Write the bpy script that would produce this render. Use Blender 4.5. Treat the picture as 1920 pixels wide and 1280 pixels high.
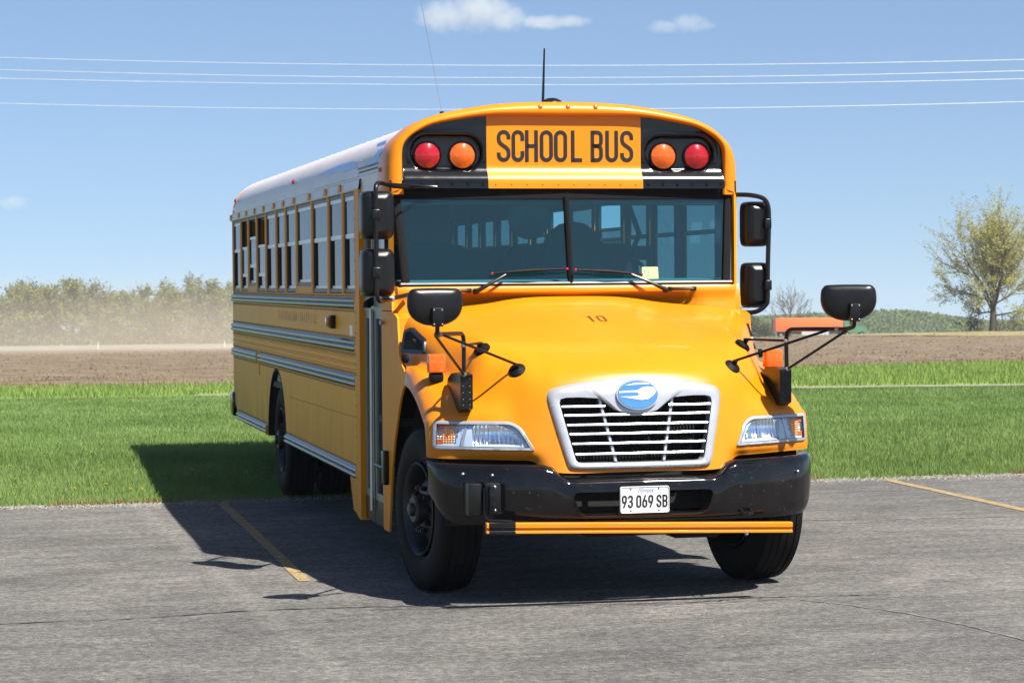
import bpy, bmesh, math, random
import numpy as np
from mathutils import Matrix, Vector

for _o in list(bpy.data.objects):
    bpy.data.objects.remove(_o, do_unlink=True)
scene = bpy.context.scene
COL = scene.collection
random.seed(7)
rng = np.random.default_rng(11)

# ------------------------------------------------------------------ camera
# The bus stands in its own frame: X across (driver side +), Y towards the
# rear, Z up.  The lot it stands on slopes gently, so that frame is tilted
# about one degree against the world (rotation TILT).
FPX, CXP, CYP = 4400.0, 960.0, 640.0


def _n(v):
    v = np.array(v, float)
    return v / np.linalg.norm(v)


_dY = _n((-1010, 536 - 640, FPX))
_dX = np.array((19196.0, 370 - 640, FPX))
_dX = _n(_dX - _dX.dot(_dY) * _dY)
_dZ = -np.cross(_dX, _dY)
if _dZ[1] > 0:
    _dZ = -_dZ
RB = np.stack([_dX, _dY, _dZ], 1)                       # bus -> camera
_P = np.array([(675 - CXP) / FPX, (704 - CYP) / FPX, 1.0]) * 17.0
_t = _P - RB @ np.array([-1.22, 2.354, 1.244])
CAMB = -RB.T @ _t                                        # camera in bus frame
_u = RB.T @ _n((-0.0110, -1.0, -28 / FPX))               # world up, in bus frame
_yw = _n(np.array([0, 1.0, 0]) - _u[1] * _u)
_xw = np.cross(_yw, _u)
TILT = np.stack([_xw, _yw, _u], 0)                       # bus -> world
CAMW = TILT @ CAMB
TILT4 = Matrix([[*TILT[i], 0.0] for i in range(3)] + [[0, 0, 0, 1]])

cam_data = bpy.data.cameras.new("camera")
cam_data.sensor_width = 36.0
cam_data.lens = FPX / 1920.0 * 36.0
cam_data.clip_start = 0.5
cam_data.clip_end = 20000.0
cam_data.dof.use_dof = True
cam_data.dof.focus_distance = 15.3
cam_data.dof.aperture_fstop = 9.0
cam = bpy.data.objects.new("camera", cam_data)
_Rc = TILT @ RB.T                                        # camera -> world
_m = np.stack([_Rc[:, 0], -_Rc[:, 1], -_Rc[:, 2]], 1)
cam.matrix_world = Matrix([[*_m[i], CAMW[i]] for i in range(3)] + [[0, 0, 0, 1]])
COL.objects.link(cam)
scene.camera = cam
FWD = _Rc @ np.array([0, 0, 1.0])
FWDH = _n((FWD[0], FWD[1], 0))
RGTH = np.array([FWDH[1], -FWDH[0], 0])

# ------------------------------------------------------------------ world and sun
SUNDIR = _n(TILT @ np.array([0.39, -0.60, 1.0]))         # towards the sun
SUN_EL = math.asin(SUNDIR[2])
SUN_ROT = math.atan2(SUNDIR[0], SUNDIR[1])
SKY_LIFT = 0.065
world = bpy.data.worlds.new("World")
scene.world = world
world.use_nodes = True
_wn, _wl = world.node_tree.nodes, world.node_tree.links
_wn.clear()
_sky = _wn.new("ShaderNodeTexSky")
_sky.sky_type = 'NISHITA'
_sky.sun_disc = False
_sky.sun_elevation = SUN_EL
_sky.sun_rotation = SUN_ROT
_sky.altitude = 200
_sky.air_density = 0.85
_sky.dust_density = 0.8
_sky.ozone_density = 3.0
_bg = _wn.new("ShaderNodeBackground")
_bg.inputs[1].default_value = 0.060
_wo = _wn.new("ShaderNodeOutputWorld")
# look a little above the true horizon everywhere: clear spring air instead of the model's yellow rim
_tc = _wn.new("ShaderNodeTexCoord")
_mp = _wn.new("ShaderNodeMapping")
_mp.inputs["Location"].default_value = (0, 0, SKY_LIFT)
_mp.inputs["Scale"].default_value = (1, 1, 1.0 - SKY_LIFT)
_wl.new(_tc.outputs["Generated"], _mp.inputs[0])
_wl.new(_mp.outputs[0], _sky.inputs[0])
_wl.new(_sky.outputs[0], _bg.inputs[0])
_wl.new(_bg.outputs[0], _wo.inputs[0])

sun_data = bpy.data.lights.new("sun", 'SUN')
sun_data.energy = 5.0
sun_data.angle = math.radians(0.53)
sun_data.color = (1.0, 0.955, 0.88)
sun = bpy.data.objects.new("sun", sun_data)
sun.rotation_euler = Vector(SUNDIR).to_track_quat('Z', 'Y').to_euler()
sun.location = (0, 0, 30)
COL.objects.link(sun)

scene.view_settings.view_transform = 'Standard'
scene.view_settings.look = 'None'
scene.view_settings.exposure = 1.27
scene.view_settings.gamma = 1.0
scene.view_settings.use_curve_mapping = False
scene.cycles.use_denoising = True
scene.cycles.max_bounces = 10
scene.cycles.transparent_max_bounces = 24
scene.cycles.caustics_reflective = False
scene.cycles.caustics_refractive = False

# ------------------------------------------------------------------ mesh helpers


class MB:
    def __init__(s):
        s.v, s.f = [], []

    def add(s, vs, fs):
        o = len(s.v)
        s.v.extend([tuple(float(c) for c in p) for p in vs])
        s.f.extend([tuple(i + o for i in f) for f in fs])
        return s

    def box(s, x0, x1, y0, y1, z0, z1):
        vs = [(x, y, z) for z in (z0, z1) for y in (y0, y1) for x in (x0, x1)]
        return s.add(vs, [(0, 2, 3, 1), (4, 5, 7, 6), (0, 1, 5, 4), (2, 6, 7, 3), (0, 4, 6, 2), (1, 3, 7, 5)])

    def rbox(s, x0, x1, y0, y1, z0, z1, b=0.01, seg=2):
        bm = bmesh.new()
        bmesh.ops.create_cube(bm, size=1.0)
        for v in bm.verts:
            v.co = Vector(((x0 + x1) / 2 + v.co.x * (x1 - x0), (y0 + y1) / 2 + v.co.y * (y1 - y0), (z0 + z1) / 2 + v.co.z * (z1 - z0)))
        bmesh.ops.bevel(bm, geom=bm.edges[:], offset=b, segments=seg, profile=0.5, affect='EDGES')
        bm.verts.index_update()
        s.add([v.co for v in bm.verts], [[v.index for v in f.verts] for f in bm.faces])
        bm.free()
        return s

    def tube(s, pts, r, n=8, caps=True, closed=False):
        pts = [np.array(p, float) for p in pts]
        k = len(pts)
        rs = [r] * k if np.isscalar(r) else list(r)
        vs, fs = [], []
        prev = None
        for i, p in enumerate(pts):
            if closed:
                t = _n(pts[(i + 1) % k] - pts[i - 1])
            else:
                t = _n(pts[min(i + 1, k - 1)] - pts[max(i - 1, 0)])
            if prev is None:
                a = np.array([0, 0, 1.0]) if abs(t[2]) < 0.9 else np.array([1.0, 0, 0])
                u = _n(np.cross(t, a))
            else:
                u = _n(prev - prev.dot(t) * t)
            prev = u
            w = np.cross(t, u)
            for j in range(n):
                an = 2 * math.pi * j / n
                vs.append(p + rs[i] * (math.cos(an) * u + math.sin(an) * w))
        m = k if closed else k - 1
        for i in range(m):
            for j in range(n):
                a, b = i * n + j, i * n + (j + 1) % n
                c, d = ((i + 1) % k) * n + (j + 1) % n, ((i + 1) % k) * n + j
                fs.append((a, b, c, d))
        if caps and not closed:
            fs.append(tuple(range(n - 1, -1, -1)))
            fs.append(tuple((k - 1) * n + j for j in range(n)))
        return s.add(vs, fs)

    def lathe(s, prof, o, axis, n=24, a0=0.0, a1=2 * math.pi):
        """prof: (distance along axis, radius)"""
        o = np.array(o, float)
        ax = _n(axis)
        a = np.array([0, 0, 1.0]) if abs(ax[2]) < 0.9 else np.array([1.0, 0, 0])
        u = _n(np.cross(ax, a))
        w = np.cross(ax, u)
        full = abs(a1 - a0 - 2 * math.pi) < 1e-6
        m = n if full else n + 1
        vs, fs = [], []
        for (h, r) in prof:
            for j in range(m):
                an = a0 + (a1 - a0) * j / n
                vs.append(o + ax * h + r * (math.cos(an) * u + math.sin(an) * w))
        for i in range(len(prof) - 1):
            for j in range(n):
                j2 = (j + 1) % m
                fs.append((i * m + j, i * m + j2, (i + 1) * m + j2, (i + 1) * m + j))
        return s.add(vs, fs)

    def grid(s, P, cu=False, cv=False, skip=None):
        a, b = len(P), len(P[0])
        vs = [p for row in P for p in row]
        fs = []
        for i in range(a if cu else a - 1):
            for j in range(b if cv else b - 1):
                q = (i * b + j, i * b + (j + 1) % b, ((i + 1) % a) * b + (j + 1) % b, ((i + 1) % a) * b + j)
                if skip and skip(np.mean([vs[k] for k in q], axis=0)):
                    continue
                fs.append(q)
        return s.add(vs, fs)

    def prism(s, poly, fn, d0, d1):
        """poly: list of (a, b); fn(a, b, d) -> xyz; closed solid between depths d0 and d1"""
        k = len(poly)
        vs = [fn(a, b, d0) for a, b in poly] + [fn(a, b, d1) for a, b in poly]
        fs = [tuple(range(k)), tuple(range(2 * k - 1, k - 1, -1))]
        for i in range(k):
            fs.append((i, (i + 1) % k, k + (i + 1) % k, k + i))
        return s.add(vs, fs)

    def ring(s, outer, inner, fn, d0, d1):
        k = len(outer)
        loops = [[fn(a, b, d0) for a, b in outer], [fn(a, b, d1) for a, b in outer],
                 [fn(a, b, d1) for a, b in inner], [fn(a, b, d0) for a, b in inner]]
        return s.grid(loops, cu=True, cv=True)

    def ico(s, c, r, sub=1, sc=(1, 1, 1)):
        bm = bmesh.new()
        bmesh.ops.create_icosphere(bm, subdivisions=sub, radius=1.0)
        bm.verts.index_update()
        s.add([(c[0] + v.co.x * r * sc[0], c[1] + v.co.y * r * sc[1], c[2] + v.co.z * r * sc[2]) for v in bm.verts],
              [[v.index for v in f.verts] for f in bm.faces])
        bm.free()
        return s

    def rivet(s, p, nrm, r=0.008, h=0.004):
        p, nrm = np.array(p, float), np.array(nrm, float)
        a = np.array([0, 0, 1.0]) if abs(nrm[2]) < 0.9 else np.array([1.0, 0, 0])
        u = _n(np.cross(nrm, a))
        w = np.cross(nrm, u)
        vs = [p + r * (math.cos(t) * u + math.sin(t) * w) for t in np.linspace(0, 2 * math.pi, 6, endpoint=False)] + [p + nrm * h]
        return s.add(vs, [(j, (j + 1) % 6, 6) for j in range(6)])

    def mesh(s, name, mat, smooth=35, recalc=True):
        me = bpy.data.meshes.new(name)
        me.from_pydata(s.v, [], s.f)
        if recalc:
            bm = bmesh.new()
            bm.from_mesh(me)
            bmesh.ops.recalc_face_normals(bm, faces=bm.faces)
            bm.to_mesh(me)
            bm.free()
        if mat is not None:
            me.materials.append(mat)
        if smooth:
            me.shade_smooth()
            me.set_sharp_from_angle(angle=math.radians(smooth))
        return me

    def build(s, name, mat, parent=None, smooth=35, recalc=True):
        o = bpy.data.objects.new(name, s.mesh(name, mat, smooth, recalc))
        COL.objects.link(o)
        if parent is not None:
            o.parent = parent
        return o


def build_each(mb, name, mat, parent=None, smooth=35):
    """one object for every loose piece gathered in mb"""
    n = len(mb.v)
    root = list(range(n))

    def find(i):
        while root[i] != i:
            root[i] = root[root[i]]
            i = root[i]
        return i
    for f in mb.f:
        a = find(f[0])
        for k in f[1:]:
            root[find(k)] = a
    groups = {}
    for f in mb.f:
        groups.setdefault(find(f[0]), []).append(f)
    out = []
    for fs in groups.values():
        ids = sorted({k for f in fs for k in f})
        mp = {k: i for i, k in enumerate(ids)}
        out.append(MB().add([mb.v[k] for k in ids], [[mp[k] for k in f] for f in fs]).build(name, mat, parent, smooth))
    return out


def empty(name, parent=None, loc=None):
    o = bpy.data.objects.new(name, None)
    o.empty_display_size = 0.2
    COL.objects.link(o)
    if parent is not None:
        o.parent = parent
    if loc is not None:
        o.location = loc
    return o


def tag(o, label=None, cat=None, group=None, kind=None):
    for k, v in (("label", label), ("category", cat), ("group", group), ("kind", kind)):
        if v:
            o[k] = v
    return o


def crom(P, n):
    """Catmull-Rom through points P (k, 3), n samples per span"""
    P = np.array(P, float)
    k = len(P)
    Q = np.vstack([2 * P[0] - P[1], P, 2 * P[-1] - P[-2]])
    out = []
    for i in range(k - 1):
        p0, p1, p2, p3 = Q[i], Q[i + 1], Q[i + 2], Q[i + 3]
        for j in range(n):
            t = j / n
            out.append(0.5 * (2 * p1 + (p2 - p0) * t + (2 * p0 - 5 * p1 + 4 * p2 - p3) * t * t + (3 * p1 - p0 - 3 * p2 + p3) * t ** 3))
    out.append(P[-1])
    return np.array(out)


def arc(cx, cy, r, a0, a1, n=8, ry=None):
    ry = r if ry is None else ry
    return [(cx + r * math.cos(math.radians(a0 + (a1 - a0) * i / n)), cy + ry * math.sin(math.radians(a0 + (a1 - a0) * i / n))) for i in range(n + 1)]


def rrect(x0, x1, z0, z1, r, n=5):
    return arc(x1 - r, z1 - r, r, 0, 90, n) + arc(x0 + r, z1 - r, r, 90, 180, n) + arc(x0 + r, z0 + r, r, 180, 270, n) + arc(x1 - r, z0 + r, r, 270, 360, n)


def round_poly(P, r, n=5):
    """round the corners of polygon P; r: radius per corner or one number"""
    k = len(P)
    out = []
    for i in range(k):
        p, a, b = np.array(P[i], float), np.array(P[i - 1], float), np.array(P[(i + 1) % k], float)
        ri = r if np.isscalar(r) else r[i]
        da, db = _n(a - p), _n(b - p)
        L = min(ri, 0.48 * np.linalg.norm(a - p), 0.48 * np.linalg.norm(b - p))
        s, e = p + da * L, p + db * L
        for j in range(n + 1):
            t = j / n
            out.append(tuple((1 - t) ** 2 * s + 2 * t * (1 - t) * p + t * t * e))
    return out


def resample(P, m):
    P = np.array(list(P) + [P[0]], float)
    d = np.r_[0, np.cumsum(np.linalg.norm(np.diff(P, axis=0), axis=1))]
    t = np.linspace(0, d[-1], m, endpoint=False)
    return [(float(np.interp(x, d, P[:, 0])), float(np.interp(x, d, P[:, 1]))) for x in t]


def inset(P, d):
    """shrink polygon by moving each vertex along the averaged inner normal"""
    P = np.array(P, float)
    k = len(P)
    area = 0.5 * sum(P[i][0] * P[(i + 1) % k][1] - P[(i + 1) % k][0] * P[i][1] for i in range(k))
    sg = 1 if area > 0 else -1
    out = []
    for i in range(k):
        t = P[(i + 1) % k] - P[i - 1]
        t = t / (np.linalg.norm(t) + 1e-9)
        out.append(tuple(P[i] + d * sg * np.array([-t[1], t[0]])))
    return out


def inpoly(x, y, P):
    c = False
    k = len(P)
    for i in range(k):
        x1, y1 = P[i]
        x2, y2 = P[i - 1]
        if (y1 > y) != (y2 > y) and x < (x2 - x1) * (y - y1) / (y2 - y1) + x1:
            c = not c
    return c


# ------------------------------------------------------------------ material helpers


def mat_new(name):
    m = bpy.data.materials.new(name)
    m.use_nodes = True
    nt = m.node_tree
    b = nt.nodes["Principled BSDF"]
    return m, nt, b


def N(nt, t, **kw):
    n = nt.nodes.new(t)
    for k, v in kw.items():
        setattr(n, k, v)
    return n


def noise(nt, scale, detail=4, rough=0.55, coord="Object", vec=None, dist=0.0):
    t = N(nt, "ShaderNodeTexNoise")
    t.inputs["Scale"].default_value = scale
    t.inputs["Detail"].default_value = detail
    t.inputs["Roughness"].default_value = rough
    t.inputs["Distortion"].default_value = dist
    if vec is None:
        tc = N(nt, "ShaderNodeTexCoord")
        vec = tc.outputs[coord]
    nt.links.new(vec, t.inputs["Vector"])
    return t


def mapping(nt, scale=(1, 1, 1), coord="Object", rot=(0, 0, 0)):
    tc = N(nt, "ShaderNodeTexCoord")
    mp = N(nt, "ShaderNodeMapping")
    mp.inputs["Scale"].default_value = scale
    mp.inputs["Rotation"].default_value = rot
    nt.links.new(tc.outputs[coord], mp.inputs[0])
    return mp.outputs[0]


def ramp(nt, src, stops):
    r = N(nt, "ShaderNodeValToRGB")
    e = r.color_ramp.elements
    e[0].position, e[0].color = stops[0][0], (*stops[0][1], 1) if len(stops[0][1]) == 3 else stops[0][1]
    e[1].position, e[1].color = stops[-1][0], (*stops[-1][1], 1)
    for p, c in stops[1:-1]:
        x = e.new(p)
        x.color = (*c, 1)
    nt.links.new(src, r.inputs[0])
    return r.outputs[0]


def mixc(nt, fac, a, b, mode='MIX'):
    m = N(nt, "ShaderNodeMix")
    m.data_type = 'RGBA'
    m.blend_type = mode
    for i, s in ((0, fac), (6, a), (7, b)):
        if hasattr(s, "is_linked") or hasattr(s, "links"):
            nt.links.new(s, m.inputs[i])
        elif i == 0:
            m.inputs[i].default_value = s
        else:
            m.inputs[i].default_value = (*s, 1)
    return m.outputs[2]


def bump(nt, b, h, strength=0.3, dist=0.01):
    n = N(nt, "ShaderNodeBump")
    n.inputs["Strength"].default_value = strength
    n.inputs["Distance"].default_value = dist
    nt.links.new(h, n.inputs["Height"])
    nt.links.new(n.outputs[0], b.inputs["Normal"])


ALB = 0.68      # one scale for all painted and natural albedos, balanced against the exposure


def alb(col):
    return tuple(x * ALB for x in col)


def simple(name, col, rough=0.5, metal=0.0, coat=0.0, var=0.08, vscale=6.0, spec=None, rvar=0.06, specks=0.0):
    """plain surface with a little procedural unevenness in colour and gloss"""
    m, nt, b = mat_new(name)
    if metal < .5:
        col = alb(col)
    t = noise(nt, vscale, 5)
    c2 = tuple(min(1, x * (1 + var)) for x in col)
    c1 = tuple(x * (1 - var) for x in col)
    bc = ramp(nt, t.outputs[0], [(0.3, c1), (0.7, c2)])
    if specks:
        # chips, dust and dried drops
        t4 = noise(nt, 55, 3, .75)
        f1 = ramp(nt, t4.outputs[0], [(0.66, (0, 0, 0)), (0.72, (specks, specks, specks))])
        bc = mixc(nt, f1, bc, (.16, .155, .145))
        t5 = noise(nt, 4, 6, .7)
        f2 = ramp(nt, t5.outputs[0], [(0.45, (0, 0, 0)), (0.8, (specks * .05,) * 3)])
        bc = mixc(nt, f2, bc, (.20, .17, .13))
    nt.links.new(bc, b.inputs["Base Color"])
    mr = N(nt, "ShaderNodeMapRange")
    mr.inputs[3].default_value = max(0.02, rough - rvar)
    mr.inputs[4].default_value = min(1.0, rough + rvar)
    t2 = noise(nt, vscale * 3.1, 4)
    nt.links.new(t2.outputs[0], mr.inputs[0])
    nt.links.new(mr.outputs[0], b.inputs["Roughness"])
    b.inputs["Metallic"].default_value = metal
    b.inputs["Coat Weight"].default_value = coat
    b.inputs["Coat Roughness"].default_value = 0.04
    if spec is not None:
        b.inputs["Specular IOR Level"].default_value = spec
    return m


def glass(name, tint, ior=1.5, dirt=0.05, rough=0.0, film=(0.5, 0.5, 0.47), base=None, gloss=(1, 1, 1)):
    """thin pane: tinted see-through plus mirror reflection by Fresnel, with a diffuse film (dust; painted glow on the windshield)"""
    m, nt, b = mat_new(name)
    nt.nodes.remove(b)
    tr = N(nt, "ShaderNodeBsdfTransparent")
    tr.inputs[0].default_value = (*tint, 1)
    gl = N(nt, "ShaderNodeBsdfGlossy")
    gl.inputs["Roughness"].default_value = rough
    gl.inputs["Color"].default_value = (*gloss, 1)
    fr = N(nt, "ShaderNodeFresnel")
    # same reflectance from either side of the thin pane
    ge = N(nt, "ShaderNodeNewGeometry")
    io = N(nt, "ShaderNodeMapRange")
    io.inputs[3].default_value = ior
    io.inputs[4].default_value = 1.0 / ior
    nt.links.new(ge.outputs["Backfacing"], io.inputs[0])
    nt.links.new(io.outputs[0], fr.inputs[0])
    mx = N(nt, "ShaderNodeMixShader")
    nt.links.new(fr.outputs[0], mx.inputs[0])
    nt.links.new(tr.outputs[0], mx.inputs[1])
    nt.links.new(gl.outputs[0], mx.inputs[2])
    df = N(nt, "ShaderNodeBsdfDiffuse")
    df.inputs[0].default_value = (*alb(film), 1)
    t = noise(nt, 34.0, 8, 0.8)
    mr = N(nt, "ShaderNodeMapRange")
    mr.inputs[1].default_value = 0.35
    mr.inputs[2].default_value = 0.85
    mr.inputs[3].default_value = dirt * 0.3 if base is None else base
    mr.inputs[4].default_value = dirt * 3.0 + (base or 0)
    nt.links.new(t.outputs[0], mr.inputs[0])
    m2 = N(nt, "ShaderNodeMixShader")
    nt.links.new(mr.outputs[0], m2.inputs[0])
    nt.links.new(mx.outputs[0], m2.inputs[1])
    nt.links.new(df.outputs[0], m2.inputs[2])
    nt.links.new(m2.outputs[0], nt.nodes["Material Output"].inputs[0])
    return m


def lens_mat(name, col, emit=0.0):
    m, nt, b = mat_new(name)
    t = noise(nt, 70, 2)
    nt.links.new(ramp(nt, t.outputs[0], [(0.3, tuple(x * 0.75 for x in col)), (0.7, tuple(min(1, x * 1.15) for x in col))]), b.inputs["Base Color"])
    b.inputs["Roughness"].default_value = 0.12
    b.inputs["Coat Weight"].default_value = 0.7
    b.inputs["Coat Roughness"].default_value = 0.03
    b.inputs["Subsurface Weight"].default_value = 0.0
    b.inputs["Subsurface Radius"].default_value = (0.02, 0.01, 0.004)
    return m


def paint_mat(name, col, dust=(0.33, 0.24, 0.15), amount=0.25, rough=0.28, low=0.35, high=1.3, coat=0.8, spec=0.5):
    """coated body paint: faint mottling, and road dust that thins out upward"""
    m, nt, b = mat_new(name)
    col, dust = alb(col), alb(dust)
    t = noise(nt, 2.3, 5)
    base = ramp(nt, t.outputs[0], [(0.25, tuple(x * 0.93 for x in col)), (0.75, tuple(min(1, x * 1.04) for x in col))])
    tc = N(nt, "ShaderNodeTexCoord")
    sp = N(nt, "ShaderNodeSeparateXYZ")
    nt.links.new(tc.outputs["Object"], sp.inputs[0])
    mr = N(nt, "ShaderNodeMapRange")
    mr.inputs[1].default_value = low
    mr.inputs[2].default_value = high
    mr.inputs[3].default_value = amount
    mr.inputs[4].default_value = 0.0
    nt.links.new(sp.outputs[2], mr.inputs[0])
    t2 = noise(nt, 3.0, 6, 0.65, vec=mapping(nt, (2.0, 2.0, 0.35)))
    r2 = ramp(nt, t2.outputs[0], [(0.35, (0, 0, 0)), (0.7, (1, 1, 1))])
    mu = N(nt, "ShaderNodeMath", operation='MULTIPLY')
    nt.links.new(mr.outputs[0], mu.inputs[0])
    nt.links.new(r2, mu.inputs[1])
    # squashed insects and stone chips
    t7 = noise(nt, 38, 4, .8)
    bug = ramp(nt, t7.outputs[0], [(0.70, (0, 0, 0)), (0.76, (.55, .55, .55))])
    base = mixc(nt, bug, base, tuple(x * .42 for x in col))
    nt.links.new(mixc(nt, mu.outputs[0], base, dust), b.inputs["Base Color"])
    ad = N(nt, "ShaderNodeMath", operation='MULTIPLY_ADD')
    nt.links.new(mu.outputs[0], ad.inputs[0])
    ad.inputs[1].default_value = 0.5
    ad.inputs[2].default_value = rough
    nt.links.new(ad.outputs[0], b.inputs["Roughness"])
    b.inputs["Coat Weight"].default_value = coat
    b.inputs["Specular IOR Level"].default_value = spec
    b.inputs["Coat Roughness"].default_value = 0.05
    t3 = noise(nt, 5.0, 2)
    bump(nt, b, t3.outputs[0], 0.06, 0.01)
    return m


YEL = (0.86, 0.272, 0.004)
M_yellow = paint_mat("school_bus_yellow_paint", YEL, rough=0.34, coat=0.16, spec=0.22)
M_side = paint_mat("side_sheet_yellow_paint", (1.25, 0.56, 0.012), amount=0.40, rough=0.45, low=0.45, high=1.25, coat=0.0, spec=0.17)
M_black = simple("gloss_black_paint", (0.005, 0.005, 0.006), 0.13, coat=0.0, var=0.3, spec=0.4, rvar=0.03)
M_bumper = simple("black_bumper_enamel", (0.004, 0.004, 0.005), 0.11, coat=0.0, var=0.4, vscale=14, rvar=0.05, spec=0.38, specks=0.55)
M_plastic = simple("satin_black_plastic", (0.0065, 0.0065, 0.007), 0.30, var=0.25, vscale=20, spec=0.32, specks=0.4)
M_sill = simple("grey_sill_trim", (0.16, 0.16, 0.155), 0.5, var=0.15)
M_rubber = simple("black_rubber_seal", (0.006, 0.0058, 0.0058), 0.6, var=0.2, spec=0.12)
M_tyre = simple("tyre_rubber", (0.0075, 0.0075, 0.0075), 0.7, var=0.35, vscale=8, spec=0.15, specks=0.15)
M_rim = simple("black_painted_steel_wheel", (0.010, 0.010, 0.011), 0.42, var=0.35, vscale=9)
M_steel = simple("worn_grey_steel", (0.35, 0.35, 0.36), 0.4, metal=0.9, var=0.15)
M_rail = simple("black_rub_rail_paint", (0.030, 0.035, 0.038), 0.26, coat=0.08, var=0.12, vscale=1.0, rvar=0.02)
M_roof = simple("white_roof_paint", (0.88, 0.79, 0.77), 0.40, coat=0.15, var=0.06, vscale=2)
M_alu = simple("brushed_aluminium_frame", (0.50, 0.52, 0.52), 0.34, metal=0.75, var=0.1)
M_doorframe = simple("grey_green_door_frame", (0.34, 0.38, 0.33), 0.4, metal=0.2, var=0.1)
M_silver = simple("bright_silver_grille_paint", (0.60, 0.61, 0.635), 0.26, metal=0.45, coat=0.3, var=0.03)
M_dimmirror = simple("interior_convex_mirror", (0.10, 0.12, 0.13), 0.35, var=0.2)
M_chrome = simple("mirror_chrome", (0.82, 0.84, 0.87), 0.09, metal=0.95, var=0.03)
M_reflect = simple("headlamp_reflector", (0.84, 0.88, 0.93), 0.2, metal=0.35, coat=0.5, var=0.05, vscale=40)
M_bezel = simple("headlamp_silver_housing", (0.70, 0.82, 0.98), 0.3, metal=0.0, coat=0.3, var=0.03)  # blue of the reflected sky put into the silver's base colour
M_dark = simple("underbody_black", (0.008, 0.008, 0.008), 0.9, var=0.3)
M_white = simple("white_plate_enamel", (0.80, 0.81, 0.82), 0.35, var=0.04, coat=0.3)
M_ink = simple("black_lettering_vinyl", (0.014, 0.011, 0.010), 0.4, var=0.2, vscale=40)
M_blueink = simple("blue_emblem_enamel", (0.05, 0.22, 0.62), 0.3, coat=0.4, var=0.08, vscale=25)
M_blueprint = simple("pale_blue_print", (0.12, 0.24, 0.48), 0.5, var=0.1)
M_decal = simple("blue_roof_decal_vinyl", (0.075, 0.26, 0.66), 0.3, coat=0.4, var=0.08)
M_red = lens_mat("red_warning_lens", (0.30, 0.0015, 0.005))
M_amber = lens_mat("amber_warning_lens", (0.56, 0.090, 0.001))
M_turn = lens_mat("amber_turn_signal_lens", (0.66, 0.105, 0.002))
M_turnclear = lens_mat("amber_reflector_behind_clear_lens", (0.95, 0.36, 0.10))
M_ghost = simple("ghost_of_removed_lettering", (0.62, 0.30, 0.06), 0.5, var=0.3, vscale=8)
M_faded = simple("faded_number_vinyl", (0.06, 0.045, 0.02), 0.5, var=0.3, vscale=50)
M_marker = lens_mat("amber_marker_lens", (0.65, 0.13, 0.005))
M_winglass = glass("side_window_glass", (0.34, 0.39, 0.40), 1.45, 0.008, gloss=(0.66, 0.68, 0.72))
M_wsglass = glass("windshield_glass", (0.24, 0.56, 0.62), 1.55, 0.006, film=(0.05, 0.28, 0.40), base=0.06)  # teal film is the sunlit interior's glow, put in as colour
M_doorglass = glass("door_glass", (0.16, 0.20, 0.20), 1.16, 0.01)
M_clear = glass("clear_lens_cover", (0.93, 0.96, 1.0), 1.45, 0.01)
M_seat = simple("dark_vinyl_bench_seat", (0.045, 0.05, 0.06), 0.55, var=0.2)
M_inter = simple("interior_grey_panel", (0.42, 0.45, 0.46), 0.5, var=0.06)
M_dash = simple("dashboard_grey", (0.45, 0.47, 0.46), 0.55, var=0.06)
M_floor = simple("ribbed_black_floor", (0.03, 0.03, 0.03), 0.7, var=0.2)
M_redtip = simple("red_wiper_tip", (0.6, 0.02, 0.03), 0.5)
M_stick = simple("green_inspection_sticker", (0.62, 0.78, 0.28), 0.6, var=0.12, vscale=30)
M_rivet = simple("dark_rivet_heads", (0.03, 0.032, 0.035), 0.4, var=0.2)
M_brivet = simple("bright_rivet_heads", (0.72, 0.71, 0.70), 0.3, metal=0.3, var=0.1)
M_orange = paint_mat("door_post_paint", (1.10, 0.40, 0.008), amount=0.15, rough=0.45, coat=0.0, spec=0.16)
# ================================================================== THE SCHOOL BUS
GZ = -0.055                        # ground height in the bus frame
bus = empty("school_bus")
bus.matrix_world = TILT4
tag(bus, "yellow school bus with black bumper parked across the asphalt lot", "school bus")


def part(mb, name, mat, parent=None, smooth=35, recalc=True):
    return mb.build(name, mat, bus if parent is None else parent, smooth, recalc)


SIDES = (-1, 1)

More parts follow.
